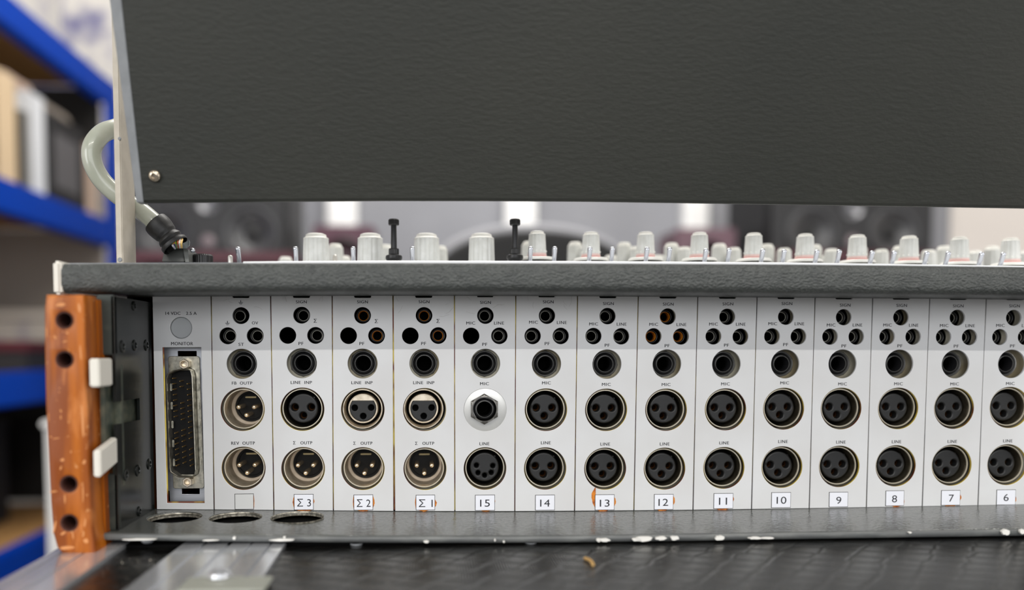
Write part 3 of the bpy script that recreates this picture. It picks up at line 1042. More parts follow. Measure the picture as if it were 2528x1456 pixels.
# vertical strip with yellow edge between the levers, set back
a, b_ = W(246, 950, yfr + 0.006), W(290, 1150, yfr + 0.006)
bm = B(); box(bm, ((a.x + xs_) / 2 + 0.0008, yfr + 0.0075, (a.z + b_.z) / 2), (xs_ - a.x - 0.0016, 0.003, a.z - b_.z + 0.02), 0.0003); obj('catch_plate', bm, MATS['greenish_steel'], br)
bm = B(); box(bm, (a.x - 0.0006, yfr + 0.006, (a.z + b_.z) / 2), (0.0008, 0.0008, a.z - b_.z + 0.02)); obj('yellow_edge', bm, CHROM, br)
# screws on the side plate
for px, py, r in ((361, 852, 0.003), (332, 852, 0.0028), (302, 855, 0.003), (330, 755, 0.0024), (368, 1145, 0.003), (340, 1161, 0.003), (310, 1172, 0.003), (343, 1262, 0.0026)):
    q = SP(px, py)
    bm = B(); lathe(bm, [(r, 0.0), (r, 0.0004), (r * 0.8, 0.0007), (r * 0.55, 0.0007), (r * 0.5, 0.0001), (0, 0.0001)], 'X', 24); obj('screw', bm, DKSTEEL, br, q, smooth=True)
# two ivory latch levers
for (x0, x1, xd, y0, y1, up) in ((219, 246, 278, 885, 955, 0.0), (229, 249, 291, 1112, 1178, 0.0085)):
    Yf = -0.069
    a, b_ = W(x0, y0, Yf), W(x1, y1, Yf)
    yb_ = XP(xd, (y0 + y1) / 2, b_.x).y
    zt_, zb_ = a.z, b_.z
    bm = B()
    secs = []
    wid = b_.x - a.x
    for y, u in ((Yf, 0.0), (yb_, up * 0.45)):
        secs.append([(a.x, y, zb_ + u), (b_.x, y, zb_ + u), (b_.x, y, zt_ + u), (a.x, y, zt_ + u)])
    loft(bm, secs)
    bmesh.ops.bevel(bm, geom=bm.edges[:], offset=0.0006, segments=3, affect='EDGES')
    obj('latch_lever', bm, IVORY, con, smooth=True)

# ---- meter bridge above: dark leatherette back, grey edge flange, beige cheek
LBp = [(355, 499.5), (640, 497), (1000, 494), (1400, 495.5), (1860, 502.5), (2200, 507.5), (2528, 513), (2800, 517)]
YB0 = -0.026
pA = W(355, 499.5, YB0)
dd = ray(300, 0)
pT = CAM + dd * ((pA.x - CAM.x) / dd.x)
tilt = (pT.y - pA.y) / (pT.z - pA.z)
mb = obj('meter_bridge', (lambda bm: loft(bm, [[(W(px, interp(LBp, px), YB0).x, YB0 + tilt * 0.13, W(px, interp(LBp, px), YB0).z * 0 + pA.z + 0.13),
                                                 (W(px, interp(LBp, px), YB0).x, YB0 + tilt * 0.0012, W(px, interp(LBp, px), YB0).z + 0.0012),
                                                 (W(px, interp(LBp, px), YB0).x, YB0 + 0.0008, W(px, interp(LBp, px), YB0).z),
                                                 (W(px, interp(LBp, px), YB0).x, YB0 + 0.0022, W(px, interp(LBp, px), YB0).z),
                                                 (W(px, interp(LBp, px), YB0).x, YB0 + 0.0022 + tilt * 0.13, pA.z + 0.13)] for px in [355] + STN[3:]]))(B()), VINYL, con)
# side flange of the bridge
f0, f1 = W(337, 499.5, YB0), W(355, 499.5, YB0)
wd = f1.x - f0.x
nseg = []
fT = W(271, 0, pT.y)
for z in (0.0, 0.13):
    xo = f0.x + (fT.x - f0.x) * z / (pT.z - pA.z)
    nseg.append([(xo, YB0 + tilt * z - 0.0004, pA.z + z), (f1.x, YB0 + tilt * z - 0.0004, pA.z + z), (f1.x, YB0 + tilt * z + 0.006, pA.z + z), (xo, YB0 + tilt * z + 0.006, pA.z + z)])
bm = B(); loft(bm, nseg); bmesh.ops.bevel(bm, geom=bm.edges[:], offset=0.0003, segments=2, affect='EDGES')
obj('side_flange', bm, GREYP, mb)
# button screw
q0 = W(382, 434, YB0 + tilt * 0.014)
bm = B()
lathe(bm, [(0.003, 0.0), (0.0029, -0.0008), (0.0022, -0.0016), (0.0014, -0.0019), (0.0012, -0.0019), (0.001, -0.0008), (0, -0.0008)], 'Y', 24)
obj('button_screw', bm, mat('brass_tinted_steel', srgb(190, 178, 160), 0.25, 0.95), mb, q0, rot=(math.atan(-tilt), 0, 0), smooth=True)
# lint flecks stay tiny: skipped; cheek plate
Yk = -0.012
k0, k1 = W(287, 640, Yk), W(303.5, 640, Yk)
bm = B()
ztc, zbc = W(290, -60, Yk).z, W(290, 650, Yk).z
yk1 = XP(336, 600, k1.x).y
secs = [[(k0.x, Yk, zbc - 0.004), (k1.x, Yk, zbc - 0.004), (k1.x, yk1, zbc - 0.004), (k0.x, yk1, zbc - 0.004)],
        [(k0.x, Yk, ztc), (k1.x, Yk, ztc), (k1.x, yk1, ztc), (k0.x, yk1, ztc)]]
loft(bm, secs); bmesh.ops.bevel(bm, geom=bm.edges[:], offset=0.0005, segments=2, affect='EDGES')
ckp = obj('bridge_cheek', bm, BEIGE, con)
for py in (342,):
    q = W(295, py, Yk); bm = B(); lathe(bm, [(0.0009, 0), (0.0007, -0.0003), (0, -0.0003)], 'Y', 16); obj('pin', bm, GREYP, ckp, q)
q = W(296, 641, Yk); bm = B(); lathe(bm, [(0.0012, 0), (0.001, -0.0004), (0, -0.0004)], 'Y', 16); obj('pin', bm, GREYP, ckp, q)


# ---- knobs, switches on the console top
def fluted(r0, r1, h, nfl, depth, capr):
    def mod(a, r, t):
        return 1 - depth * (0.5 + 0.5 * math.cos(nfl * a)) ** 3
    bm = B()
    lathe(bm, [(r0, 0), (r0 * 0.995, h * 0.05), (r1 * 1.01, h * 0.84), (r1, h * 0.87)], 'Z', nfl * 8, mod=mod)
    f = None
    return bm


def capm(r1, h):
    bm = B()
    lathe(bm, [(r1 * 1.0, h * 0.86), (r1 * 1.0, h * 0.885), (r1 * 0.93, h * 0.9), (r1 * 0.84, h * 0.915), (r1 * 0.8, h * 0.975), (r1 * 0.6, h), (0, h)], 'Z', 40)
    return bm


def mesh_of(bm, m, name):
    me = bpy.data.meshes.new(name)
    bm.to_mesh(me)
    bm.free()
    me.materials.append(m)
    me.shade_smooth()
    me.set_sharp_from_angle(angle=50 * D2R)
    return me


H1, H2, H3 = 0.024, 0.021, 0.016
k_big = (mesh_of(fluted(0.0081, 0.0074, H1, 14, 0.07, 0), KNOB, 'knob'), mesh_of(capm(0.0074, H1), KNOBC, 'cap'))
k_mid = (mesh_of(fluted(0.0056, 0.0050, H2, 12, 0.07, 0), KNOB, 'knob'), mesh_of(capm(0.0050, H2), KNOBC, 'cap'))
HF = 0.0156
k_front = (mesh_of(fluted(0.0057, 0.0049, HF, 12, 0.07, 0), KNOB, 'knob'), mesh_of(capm(0.0049, HF), KNOBC, 'cap'))
k_low = (mesh_of(fluted(0.0051, 0.0046, H3, 12, 0.07, 0), KNOB, 'knob'), mesh_of(capm(0.0046, H3), KNOBC, 'cap'))
bm = B(); lathe(bm, [(0.0105, 0), (0.0103, 0.0012), (0.0096, 0.0019), (0.006, 0.0024), (0, 0.0024)], 'Z', 48); skirt = mesh_of(bm, KNOBC, 'skirt')
bm = B(); lathe(bm, [(0.0058, 0.0), (0.0058, 0.0009), (0.0055, 0.001), (0.0, 0.001)], 'Z', 40); redring = mesh_of(bm, REDR, 'ring')
bm = B()
for k in range(12):
    a = 2 * math.pi * (k + 0.5) / 12
    g = bmesh.ops.create_icosphere(bm, subdivisions=1, radius=0.0005)
    for v in g['verts']:
        v.co += Vector((0.0055 * math.cos(a), 0.0055 * math.sin(a), 0.0035))
dots = mesh_of(bm, KNOBC, 'dots')
bm = B(); lathe(bm, [(0.00575, 0.0), (0.0057, 0.0016), (0.0056, 0.0022)], 'Z', 40); pinkband = mesh_of(bm, mat('pale_pink_band', srgb(228, 196, 190), 0.5), 'band')


def knob(px, py_top, Y, kind, H):
    t = W(px, py_top, Y)
    base = t - Vector((0, 0, H))
    tiltk = (0, 0, R.uniform(0, 6))
    o = obj('rotary_knob', kind[0], None, con, base, rot=tiltk)
    c = obj('knob_cap', kind[1], None, None, base)
    COL.objects.unlink(c); COL.objects.link(c)
    c.parent = o
    c.location = (0, 0, 0)
    return o, base


def sub(name, me, o, z=0.0):
    c = bpy.data.objects.new(name, me)
    COL.objects.link(c)
    c.parent = o
    c.location = (0, 0, z)
    return c


Y1 = 0.043
for px in (780, 914, 1053, 1189):
    knob(px, 577, Y1, k_big, H1)
tops = {1326: 571, 1459: 573, 1594: 573, 1727: 574, 1861: 575.5, 1988: 577.5, 2117: 580, 2244.5: 582.5, 2368.5: 585, 2495: 587.5}
for px, py in tops.items():
    o, base = knob(px, py, Y1, k_front, HF)
    sub('red_ring', redring, o, -0.0002)
    sub('pink_band', pinkband, o, 0.0)
    sub('skirt', skirt, o, -0.0021)
    sub('grip_dots', dots, o)
for i, px in enumerate((1306, 1420, 1541, 1658, 1776, 1893, 2010, 2122, 2222, 2331, 2450)):
    knob(px, 596 + (px - 1306) * 0.012 if px < 2200 else 607 + (px - 2222) * 0.004, 0.105, k_mid, H2)
for px in (1448, 1572, 1690, 1812, 1936, 2053, 2176, 2293, 2408, 2526):
    knob(px, 607 + (px - 1448) * 0.012, 0.095, k_low, H3)
for px, py in ((828, 602), (952, 604), (1086, 607), (1320, 608)):
    knob(px, py, 0.1, k_mid, H2)
for px, py in ((705, 634), (850, 632), (1508, 630), (1625, 630), (2030, 632)):
    knob(px, py, 0.12, k_low, H3)
BLUEK = mat('blue_knob_cap', srgb(110, 170, 200), 0.4)
# toggle switches
sw = [(587, 609), (729, 608), (871.6, 608.5), (1018, 608), (1310.5, 608), (1370, 608), (1457, 609), (1512.6, 609), (1598, 609.5), (1654, 610), (1743.5, 613), (1801, 613), (1884, 614), (1937, 615), (2018, 616.5), (2073, 616), (2154.5, 618.5), (2209, 619), (2289.6, 620), (2342.5, 620.5), (2425, 622), (2478.6, 622.5)]
bm = B()
lathe(bm, [(0.00105, -0.016), (0.00125, -0.006), (0.00145, -0.0016), (0.00140, -0.0007), (0.0009, -0.0001), (0, 0)], 'Z', 24)
bat = mesh_of(bm, CHROME, 'lever')
bm = B(); lathe(bm, [(0.0029, 0), (0.0029, 0.002), (0.0022, 0.0024), (0.0022, 0.0032), (0.0012, 0.0034), (0, 0.0034)], 'Z', 24); bush = mesh_of(bm, NUTM, 'bush')
lean = 20 * D2R
for px, py in sw:
    t = W(px, py, 0.024 - 0.0035)
    base = t + Vector((0, math.sin(lean) * 0.016, -math.cos(lean) * 0.016))
    o = obj('toggle_switch', bush, None, con, base - Vector((0, 0, 0.0005)))
    l = sub('lever', bat, o, 0)
    l.rotation_euler = (lean, 0, 0)
    l.location = t - (base - Vector((0, 0, 0.0005)))
# small chrome stubs
bm = B(); lathe(bm, [(0.0014, -0.008), (0.0014, -0.0012), (0.0011, -0.0004), (0, 0)], 'Z', 20); stub = mesh_of(bm, mat('satin_metal', srgb(215, 212, 205), 0.3, 0.6), 'stub')
for px, py, y in ((568.5, 629, 0.02), (827, 628, 0.06)):
    obj('locking_stud', stub, None, con, W(px, py, y), rot=(0, 0, 0) if px > 500 else (0, 0.9, 0))
bm = B(); bmesh.ops.create_icosphere(bm, subdivisions=2, radius=0.0014); obj('housing_screw', bm, CHROME, con, W(475.5, 618, 0.014), smooth=True)
# tall black knurled clamp screws
for px, py in ((972, 540), (1271.5, 540)):
    t = W(px, py, 0.03)
    s = scl(px, py, 0.03)[1]
    cs = obj('clamp_post', (lambda bm: lathe(bm, [(0.0016, -0.001), (0.0016, -0.0005), (0.0016, 0.0)], 'Z', 20))(B()), BLACK, con, t)
    def part(name, prof, nfl=0, m=BLACK):
        bm = B()
        lathe(bm, prof, 'Z', 48 if nfl else 24, mod=(lambda a, r, tt: 1 - 0.06 * (0.5 + 0.5 * math.cos(nfl * a))) if nfl else None)
        obj(name, bm, m, cs, t, smooth=not nfl)
    part('screw_head', [(0, 0), (0.0026, -0.0002), (0.0031, -0.0008), (0.0031, -0.0032), (0.0027, -0.0038), (0.0, -0.0038)], 24)
    part('shank', [(0.0016, -0.0036), (0.0018, -0.0174), (0.0018, -0.0178)], 0, JACKM)
    part('nut', [(0.0, -0.0172), (0.0028, -0.0172), (0.003, -0.0178), (0.003, -0.0204), (0.0028, -0.0209), (0, -0.0209)], 24)
    part('base_collar', [(0.0, -0.0207), (0.0034, -0.0207), (0.0047, -0.0213), (0.0049, -0.0228), (0.0045, -0.0236), (0.0038, -0.025), (0.0038, -0.031)], 0)
# connector housing, knurled knob at the left
p = W(447, 613, 0.02)
hh = p.z - W(447, 650, 0.02).z
bm = B()
a0, a1 = W(411, 648, 0.02).x, W(466, 648, 0.02).x
c0, c1 = W(416, 613, 0.02).x, W(459, 613, 0.02).x
zt_, zb_ = p.z, p.z - hh
loft(bm, [[(a0, 0.012, zb_), (a1, 0.012, zb_), (a1, 0.034, zb_), (a0, 0.034, zb_)], [(c0, 0.014, zt_), (c1, 0.014, zt_), (c1, 0.032, zt_), (c0, 0.032, zt_)]])
bmesh.ops.bevel(bm, geom=bm.edges[:], offset=0.0004, segments=2, affect='EDGES')
hs = obj('plug_housing', bm, mat('dark_grey_housing', srgb(62, 64, 62), 0.4), con)
bm = B()
e0, e1 = W(466, 648, 0.02).x, W(476, 648, 0.02).x
g0, g1 = W(460, 614, 0.02).x, W(472, 617, 0.02).x
loft(bm, [[(e0 + 0.0002, 0.013, zb_), (e1, 0.013, zb_), (e1, 0.03, zb_), (e0 + 0.0002, 0.03, zb_)], [(g0, 0.014, zt_ - 0.0004), (g1, 0.014, zt_ - 0.0012), (g1, 0.03, zt_ - 0.0012), (g0, 0.03, zt_ - 0.0004)]])
obj('housing_wing', bm, mat('mid_grey_housing', srgb(96, 98, 95), 0.45), hs)
bm = B(); lathe(bm, [(0.0056, -0.006), (0.0056, -0.0008), (0.005, 0.0), (0.003, 0.0002), (0, 0.0002)], 'Z', 60, mod=lambda a, r, t: 1 - 0.03 * (0.5 + 0.5 * math.cos(30 * a)))
obj('knurled_knob', bm, BLACK, con, W(500.5, 628.5, 0.025))

# ---- grey multicore cable
cab = thing('multicore_cable', 'thick grey cable looping behind the cheek into a black boot', 'cable', W(300, 400, 0.02))
YCb = 0.012
path = [(420, 262, 0.06), (370, 285, 0.05), (330, 303, 0.035), (288, 316, 0.02), (252, 330, 0.012), (228, 362, 0.008), (228, 400, 0.008), (248, 440, 0.01), (280, 473, 0.012), (318, 501, 0.014), (352, 524, 0.012), (380, 548, 0.01), (398, 566, 0.01)]
bm = B(); tube(bm, [W(*q) for q in path], 0.0050, 24)
obj('sheath', bm, CABLEM, cab, smooth=True)
bp = [(383, 549, 0.009), (392, 558, 0.009), (402, 569, 0.009), (412, 580, 0.009), (423, 593, 0.009), (430, 602, 0.009), (434, 607, 0.009)]
def brad(t):
    base = 0.0066 + 0.0004 * math.sin(t * 9)
    for c, d in ((0.52, -0.0007), (0.62, 0.0005), (0.7, -0.0006)):
        base += d * math.exp(-((t - c) / 0.035) ** 2)
    return base + (0.0006 if t > 0.75 else 0)
bm = B()
pts = [W(*q) for q in bp]
tube(bm, pts, brad, 28, cap=False)
n0 = len(bm.faces)
tube(bm, pts[3:], lambda t: 0.0056, 24, cap=False)
obj('rubber_boot', bm, RUBBER, cab, smooth=True)
for i, (x0, y0, x1, y1, c) in enumerate(((428, 592, 434, 611, (60, 60, 110)), (424, 600, 432, 613, (190, 190, 200)), (428, 590, 431, 612, (235, 195, 30)), (434, 586, 436, 611, (120, 150, 40)), (440, 586, 441, 611, (176, 90, 50)), (445, 587, 445, 611, (235, 225, 215)), (450, 590, 449, 611, (240, 200, 120)), (431, 588, 433, 611, (230, 150, 30)))):
    bm = B(); tube(bm, [W(x0, y0, 0.006), W((x0 + x1) / 2 - 1.5, (y0 + y1) / 2, 0.0035), W(x1, y1, 0.008)], 0.00055, 8)
    obj('wire', bm, mat('wire_colour_%d' % i, srgb(*c), 0.35), cab)
bm = B()
sec = []
for k, (px, yt_, yb_) in enumerate(((430, 604, 613), (440, 602.5, 613), (452, 600, 613), (461, 596, 613), (466, 592, 609), (469, 598, 606))):
    Yk_ = 0.004 - 0.0005 * k
    t_, b2_ = W(px, yt_, Yk_), W(px - 1, yb_, 0.008)
    sec.append([t_, b2_, b2_ + Vector((0, 0.0004, 0)), t_ + Vector((0, 0.0004, 0))])
loft(bm, sec)
obj('foil_flap', bm, mat('grey_foil', srgb(140, 146, 146), 0.35, 0.3), cab)


# ================================================================== CONNECTOR MODULES
GAPT = [375, 521, 668, 820, 970.5, 1122, 1273.5, 1426, 1576, 1723, 1869.5, 2012.8, 2155, 2296, 2435.5, 2576]
GAPB = [386, 528.5, 676, 823, 973.5, 1123, 1271, 1418.5, 1565, 1711, 1855.5, 1998, 2139, 2277, 2414.5, 2552]
# name, sign, left, right, jack, upper, lower, label rect, type
COLS = [
    ('ST', (594.6, 778.7), (561.9, 828.7), (629.8, 828.7), (596.7, 897.9), (598.9, 1010.2), (601.2, 1155.9), (579.2, 626.9, 1218.5, 1256.9)),
    ('Σ 3', (744.6, 777.7), (710.2, 827.7), (779, 827.7), (745, 896.5), (746.6, 1010.2), (748.3, 1156.5), (725.5, 774.3, 1219.4, 1258.3)),
    ('Σ 2', (895, 778.3), (860.4, 828.3), (929.6, 828.3), (895.2, 897.3), (895.7, 1010.8), (896, 1156.8), (873, 921.1, 1220.8, 1258.9)),
    ('Σ 1', (1046.9, 778.3), (1012.9, 828.7), (1082.1, 828.1), (1047.5, 897.3), (1048.3, 1010.8), (1049.2, 1157), (1026.4, 1074, 1221.4, 1258.9)),
    ('15', (1198.5, 778.7), (1163.3, 829), (1233, 828.7), (1198.5, 897.3), (1198, 1011.7), (1197.5, 1156.5), (1172.6, 1221.7, 1221.4, 1259.8)),
    ('14', (1350.6, 779), (1315.2, 829), (1384.6, 829), (1349.4, 898.3), (1348, 1011.4), (1346, 1156.5), (1321.2, 1369.4, 1221.4, 1259.2)),
    ('13', (1500.2, 780), (1465.4, 829.4), (1534, 829.9), (1498.6, 898.8), (1496.6, 1011.7), (1494.2, 1157), (1468.6, 1516.5, 1220.5, 1258.6)),
    ('12', (1649, 781.1), (1613.8, 830.1), (1681.6, 830.3), (1646.6, 898.6), (1644.6, 1011.4), (1640.8, 1156.8), (1614.6, 1661.9, 1219.4, 1257.5)),
    ('11', (1795.9, 781.6), (1761.8, 830.1), (1828.5, 830.8), (1793.7, 898.8), (1791.4, 1010.5), (1787.4, 1155), (1761.7, 1809.3, 1217.4, 1255.2)),
    ('10', (1940.6, 781.6), (1906.5, 830.1), (1971.7, 830.3), (1938.8, 898.3), (1935, 1008.8), (1930.7, 1153), (1904.2, 1951.5, 1215, 1252.9)),
    ('9', (2083.4, 782.7), (2049.7, 830.8), (2114.4, 830.8), (2080.4, 898.2), (2076.9, 1008.5), (2072.2, 1151.3), (2046.6, 2092.7, 1214.2, 1251.1)),
    ('8', (2224.7, 783.1), (2190.6, 830.8), (2254.8, 831), (2220.7, 898.4), (2217.6, 1008.2), (2211.6, 1149.9), (2186.2, 2231.2, 1210.7, 1248.2)),
    ('7', (2364, 784), (2329.9, 831.7), (2394, 832.1), (2359.3, 898.7), (2355.6, 1007.6), (2349.8, 1148.4), (2323.5, 2369.4, 1209.9, 1246.8)),
    ('6', (2503, 784.3), (2468.8, 831.7), (2532, 832), (2498, 898.2), (2492.5, 1005.8), (2486.5, 1147), (2460, 2506.2, 1208.4, 1245.9)),
]
# printed words: text -> list of (column index, x, y)
SIGN = [(744, 745), (895, 745), (1047, 744.8), (1198.5, 746.3), (1353.5, 745), (1502, 749.2), (1649.7, 750.6), (1797, 750.1), (1942.8, 749.2), (2086.5, 753), (2226, 753.7), (2365.6, 755), (2504.5, 755)]
MICU = [None, None, None, (1162, 797.3), (1317, 795.2), (1465.6, 799.5), (1613.8, 800.4), (1761.4, 799.8), (1907.6, 798.9), (2051.7, 802.2), (2191, 802.2), (2330.8, 803.4), (2469.7, 803.1)]
LINU = [None, None, None, (1232, 797.3), (1387, 796), (1534.7, 800), (1682.3, 801), (1828.7, 800.2), (1973.5, 799.1), (2116.9, 802.2), (2255.7, 802.7), (2395, 803.8), (2534, 803.5)]
PFT = [(743, 847.7), (893.3, 847.9), (1045.8, 847.7), (1196.7, 849.8), (1351, 847.9), (1499, 852), (1647, 853.1), (1793.5, 851.8), (1939.5, 850.3), (2083.4, 853.7), (2221.6, 853.5), (2360.7, 854.2), (2499.6, 853.7)]
UPT = [(744, 943.8), (893.7, 944.4), (1046.3, 944.4), (1196, 946.9), (1349, 945), (1496.8, 948.6), (1644.4, 949), (1791, 947.5), (1937.2, 945), (2080, 947.6), (2218, 947.2), (2356.6, 947.6), (2494, 946.5)]
LOT = [(747.2, 1092.7), (895.7, 1093.6), (1048.3, 1093.9), (1196, 1095), (1347.5, 1092.7), (1494.2, 1095.9), (1641, 1095.6), (1787.7, 1093), (1933, 1089.6), (2076, 1091), (2213.3, 1090), (2351, 1089.5), (2488, 1088)]


def word(mod, o, s, px, py, wpx, hpx=7.4, rot=0, spacing=1.12):
    q = W(px, py, 0)
    bm = B()
    sx, sy = scl(px, py, 0)
    lettering(bm, s, 0, 0, wpx * sx, hpx * sy, y=-0.00005, rot=rot, spacing=spacing, bold=0.028)
    obj('printed_word', bm, INK, mod, q)


# --- shared socket meshes, origin at the hole centre, panel front at y = 0
def M_(bm, m, name):
    return mesh_of(bm, m, name)


bm = B(); lathe(bm, [(0.0113, 0.012), (0.0113, 0.0022), (0.0110, 0.0017), (0.0106, 0.0017), (0.0103, 0.0022), (0.0101, 0.016), (0.0, 0.016)], seg=64)
rim_f = M_(bm, NICKEL, 'shell')
hol = [circ(-0.0046, 0.0005, 0.00195, 24), circ(0.0043, 0.0005, 0.00195, 24), circ(-0.0001, -0.0041, 0.00195, 24)]
me = plate([circ(0, 0, 0.0081, 64)] + hol, 0.009, 0.0008, res=2); me.materials.append(INSERT); ins_f = me
bm = B()
for x, z in ((-0.0046, 0.0005), (0.0043, 0.0005), (-0.0001, -0.0041)):
    lathe(bm, [(0.00188, 0.0085), (0.00188, 0.004), (0.0015, 0.0038), (0.0014, 0.0085)], seg=20, c=(x, 0, z))
con_f = M_(bm, mat('brass_contact', srgb(120, 76, 36), 0.4, 0.7), 'contacts')
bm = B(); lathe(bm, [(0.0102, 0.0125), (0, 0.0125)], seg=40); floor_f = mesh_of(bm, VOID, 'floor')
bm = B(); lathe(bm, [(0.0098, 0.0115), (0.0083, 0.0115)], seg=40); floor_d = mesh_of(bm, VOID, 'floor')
me = plate([rrect(-0.0009, -0.0004, 0.0009, 0.0012, 0.0003)], 0.01, 0.0002); me.materials.append(BLACK); keyb = me
hol5 = [circ(x, z, 0.0013, 20) for x, z in ((-0.0045, 0.0009), (0.0047, 0.0006), (-0.0036, -0.0033), (0.0038, -0.0032), (0.0001, -0.0047))]
me = plate([circ(0, 0, 0.0081, 64)] + hol5, 0.009, 0.0008, res=2); me.materials.append(INSERT); ins_5 = me
# metal-cup female with D-shaped insert
bm = B(); lathe(bm, [(0.0112, 0.012), (0.0112, 0.0022), (0.0108, 0.0014), (0.0104, 0.0014), (0.0101, 0.0020), (0.0096, 0.014), (0.0084, 0.014), (0.0082, 0.0042), (0.0080, 0.0036), (0.0077, 0.0036), (0.0075, 0.0042), (0.0073, 0.014), (0.0, 0.014)], seg=64)
rim_d = M_(bm, mat('warm_nickel', srgb(232, 220, 200), 0.3, 0.8, srgb(196, 182, 158), 260, (0.4, 0.75)), 'shell')
dpts = [(0.0071 * math.cos(a), 0.0071 * math.sin(a)) for a in [(-217 + 254 * k / 40) * D2R for k in range(41)]]
dpts = [p for p in dpts if p[1] < 0.0043]
me = plate([dpts] + [circ(-0.0045, 0.0004, 0.0017, 24), circ(0.0045, 0.0005, 0.0017, 24), circ(0.0001, -0.0042, 0.0017, 24)], 0.004, 0.0004, res=1); me.materials.append(INSERT); ins_d = me
me = plate([circ(0, 0, 0.00755, 56), [(x * 1.03, z * 1.03) for x, z in dpts]], 0.001, 0.0); me.materials.append(MATS['warm_nickel']); cup_face = me
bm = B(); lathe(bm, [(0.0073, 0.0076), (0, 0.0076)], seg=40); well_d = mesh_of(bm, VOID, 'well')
# male
bm = B(); lathe(bm, [(0.0113, 0.012), (0.0113, 0.0022), (0.0110, 0.0016), (0.0107, 0.0015), (0.0104, 0.002), (0.0101, 0.014), (0.0100, 0.0165), (0.0094, 0.0178), (0.0089, 0.0182), (0.0087, 0.0186), (0.0087, 0.021)], seg=64)
rim_m = M_(bm, MATS['warm_nickel'], 'shell')
bm = B(); lathe(bm, [(0.0088, 0.0200), (0.0075, 0.0200), (0.0073, 0.0206), (0.0, 0.0206)], seg=56); ins_m = M_(bm, DEEPB, 'insert')
bm = B(); lathe(bm, [(0.0099, 0.0150), (0.0096, 0.0166), (0.0090, 0.0174), (0.0087, 0.0185)], seg=56); ring_m = M_(bm, mat('matte_beige_metal', srgb(232, 220, 204), 0.5, 0.2), 'ring')
bm = B(); lathe(bm, [(0.00122, 0.0202), (0.00122, 0.0078), (0.0011, 0.0071), (0.0007, 0.0067), (0, 0.0066)], seg=20); pin_m = M_(bm, SILVP, 'pin')
bm = B(); box(bm, (0, 0.0195, 0), (0.0062, 0.002, 0.0009), 0.0002); key_m = M_(bm, mat('key_bar_metal', srgb(150, 135, 100), 0.35, 0.7), 'key')
# jack
bm = B()
hexr = 0.0086
def hexmod(a, r, t):
    if r < 0.0073:
        return 1
    k = (a + math.pi / 6) % (math.pi / 3) - math.pi / 6
    return min(1.0 / math.cos(k) * 0.866, 1.0)
lathe(bm, [(0.0088, 0.0078), (0.0088, 0.0050), (0.0080, 0.0040), (0.0072, 0.0036), (0.0069, 0.0031), (0.0065, 0.0030), (0.0061, 0.0036), (0.0061, 0.006)], seg=72, mod=hexmod); nutm = M_(bm, NUTM, 'nut')
bm = B(); lathe(bm, [(0.0061, 0.006), (0.0060, 0.0045), (0.0058, 0.0042), (0.0057, 0.0036), (0.0054, 0.0033), (0.0053, 0.0030), (0.0049, 0.0026), (0.0044, 0.0026), (0.0041, 0.003), (0.0040, 0.009)], seg=56); bar_j = M_(bm, JACKM, 'barrel')
bm = B(); lathe(bm, [(0.0046, 0.0025), (0.0045, 0.0024), (0.0044, 0.0024), (0.0043, 0.0026)], seg=48); ring_j = M_(bm, mat('dull_grey_ring', srgb(96, 96, 94), 0.5, 0.4), 'ring')
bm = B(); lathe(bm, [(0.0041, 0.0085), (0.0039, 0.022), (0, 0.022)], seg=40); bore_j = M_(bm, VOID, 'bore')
bm = B(); lathe(bm, [(0.01120, 0.0026), (0.01105, 0.0018), (0.0107, 0.0013), (0.0104, 0.0013), (0.0102, 0.0019)], seg=64); rimr = M_(bm, mat('bright_rim_metal', srgb(226, 218, 198), 0.3, 0.6), 'rim')
bm = B(); lathe(bm, [(0.01181, 0.00028), (0.01172, 0.0003), (0.01172, 0.0014)], seg=64); goldr = M_(bm, CHROM, 'edge')
# banana sockets
bm = B(); lathe(bm, [(0.0043, 0.0095), (0.0039, 0.008), (0.0038, 0.0032), (0.0036, 0.0029), (0.0033, 0.0030), (0.0031, 0.0044), (0.00285, 0.0044)], seg=40); ban = M_(bm, BLACK, 'socket')
bm = B(); lathe(bm, [(0.0029, 0.0034), (0.0028, 0.0024), (0.0026, 0.0022), (0.00245, 0.0024), (0.0024, 0.014), (0, 0.014)], seg=36); ban_g = M_(bm, RINGG, 'ring')
ban_g.materials.clear(); ban_g.materials.append(RINGG)
bm = B(); lathe(bm, [(0.0029, 0.0048), (0.0029, 0.0041), (0.00266, 0.0040), (0.0026, 0.0043)], seg=36); ban_g = M_(bm, RINGG, 'ring')
bm = B(); lathe(bm, [(0.0029, 0.0040), (0.00285, 0.0033), (0.0026, 0.0032), (0.0025, 0.0036), (0.0024, 0.007)], seg=36); ban_o = M_(bm, RINGO, 'ring')
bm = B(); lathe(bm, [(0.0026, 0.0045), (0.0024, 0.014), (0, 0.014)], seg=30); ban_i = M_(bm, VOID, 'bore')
# washer disc + front jack for channel 15
bm = B(); lathe(bm, [(0.0119, 0.0009), (0.0119, 0.0004), (0.0117, 0.0003), (0.007, 0.0003), (0.0064, 0.0003)], seg=64); wash = M_(bm, mat('pale_washer', srgb(205, 205, 202), 0.35, 0.5), 'washer')
bm = B()
def hexmod2(a, r, t):
    k = (a + math.pi / 6) % (math.pi / 3) - math.pi / 6
    return 1.0 / math.cos(k) * 0.9 if r > 0.0078 else 1
lathe(bm, [(0.0082, 0.0002), (0.0082, -0.0022), (0.0074, -0.0028), (0.0066, -0.0028), (0.0064, -0.0024), (0.0064, 0.0)], seg=72, mod=hexmod2); nut15 = M_(bm, mat('dark_nut', srgb(112, 110, 106), 0.35, 0.8), 'nut')


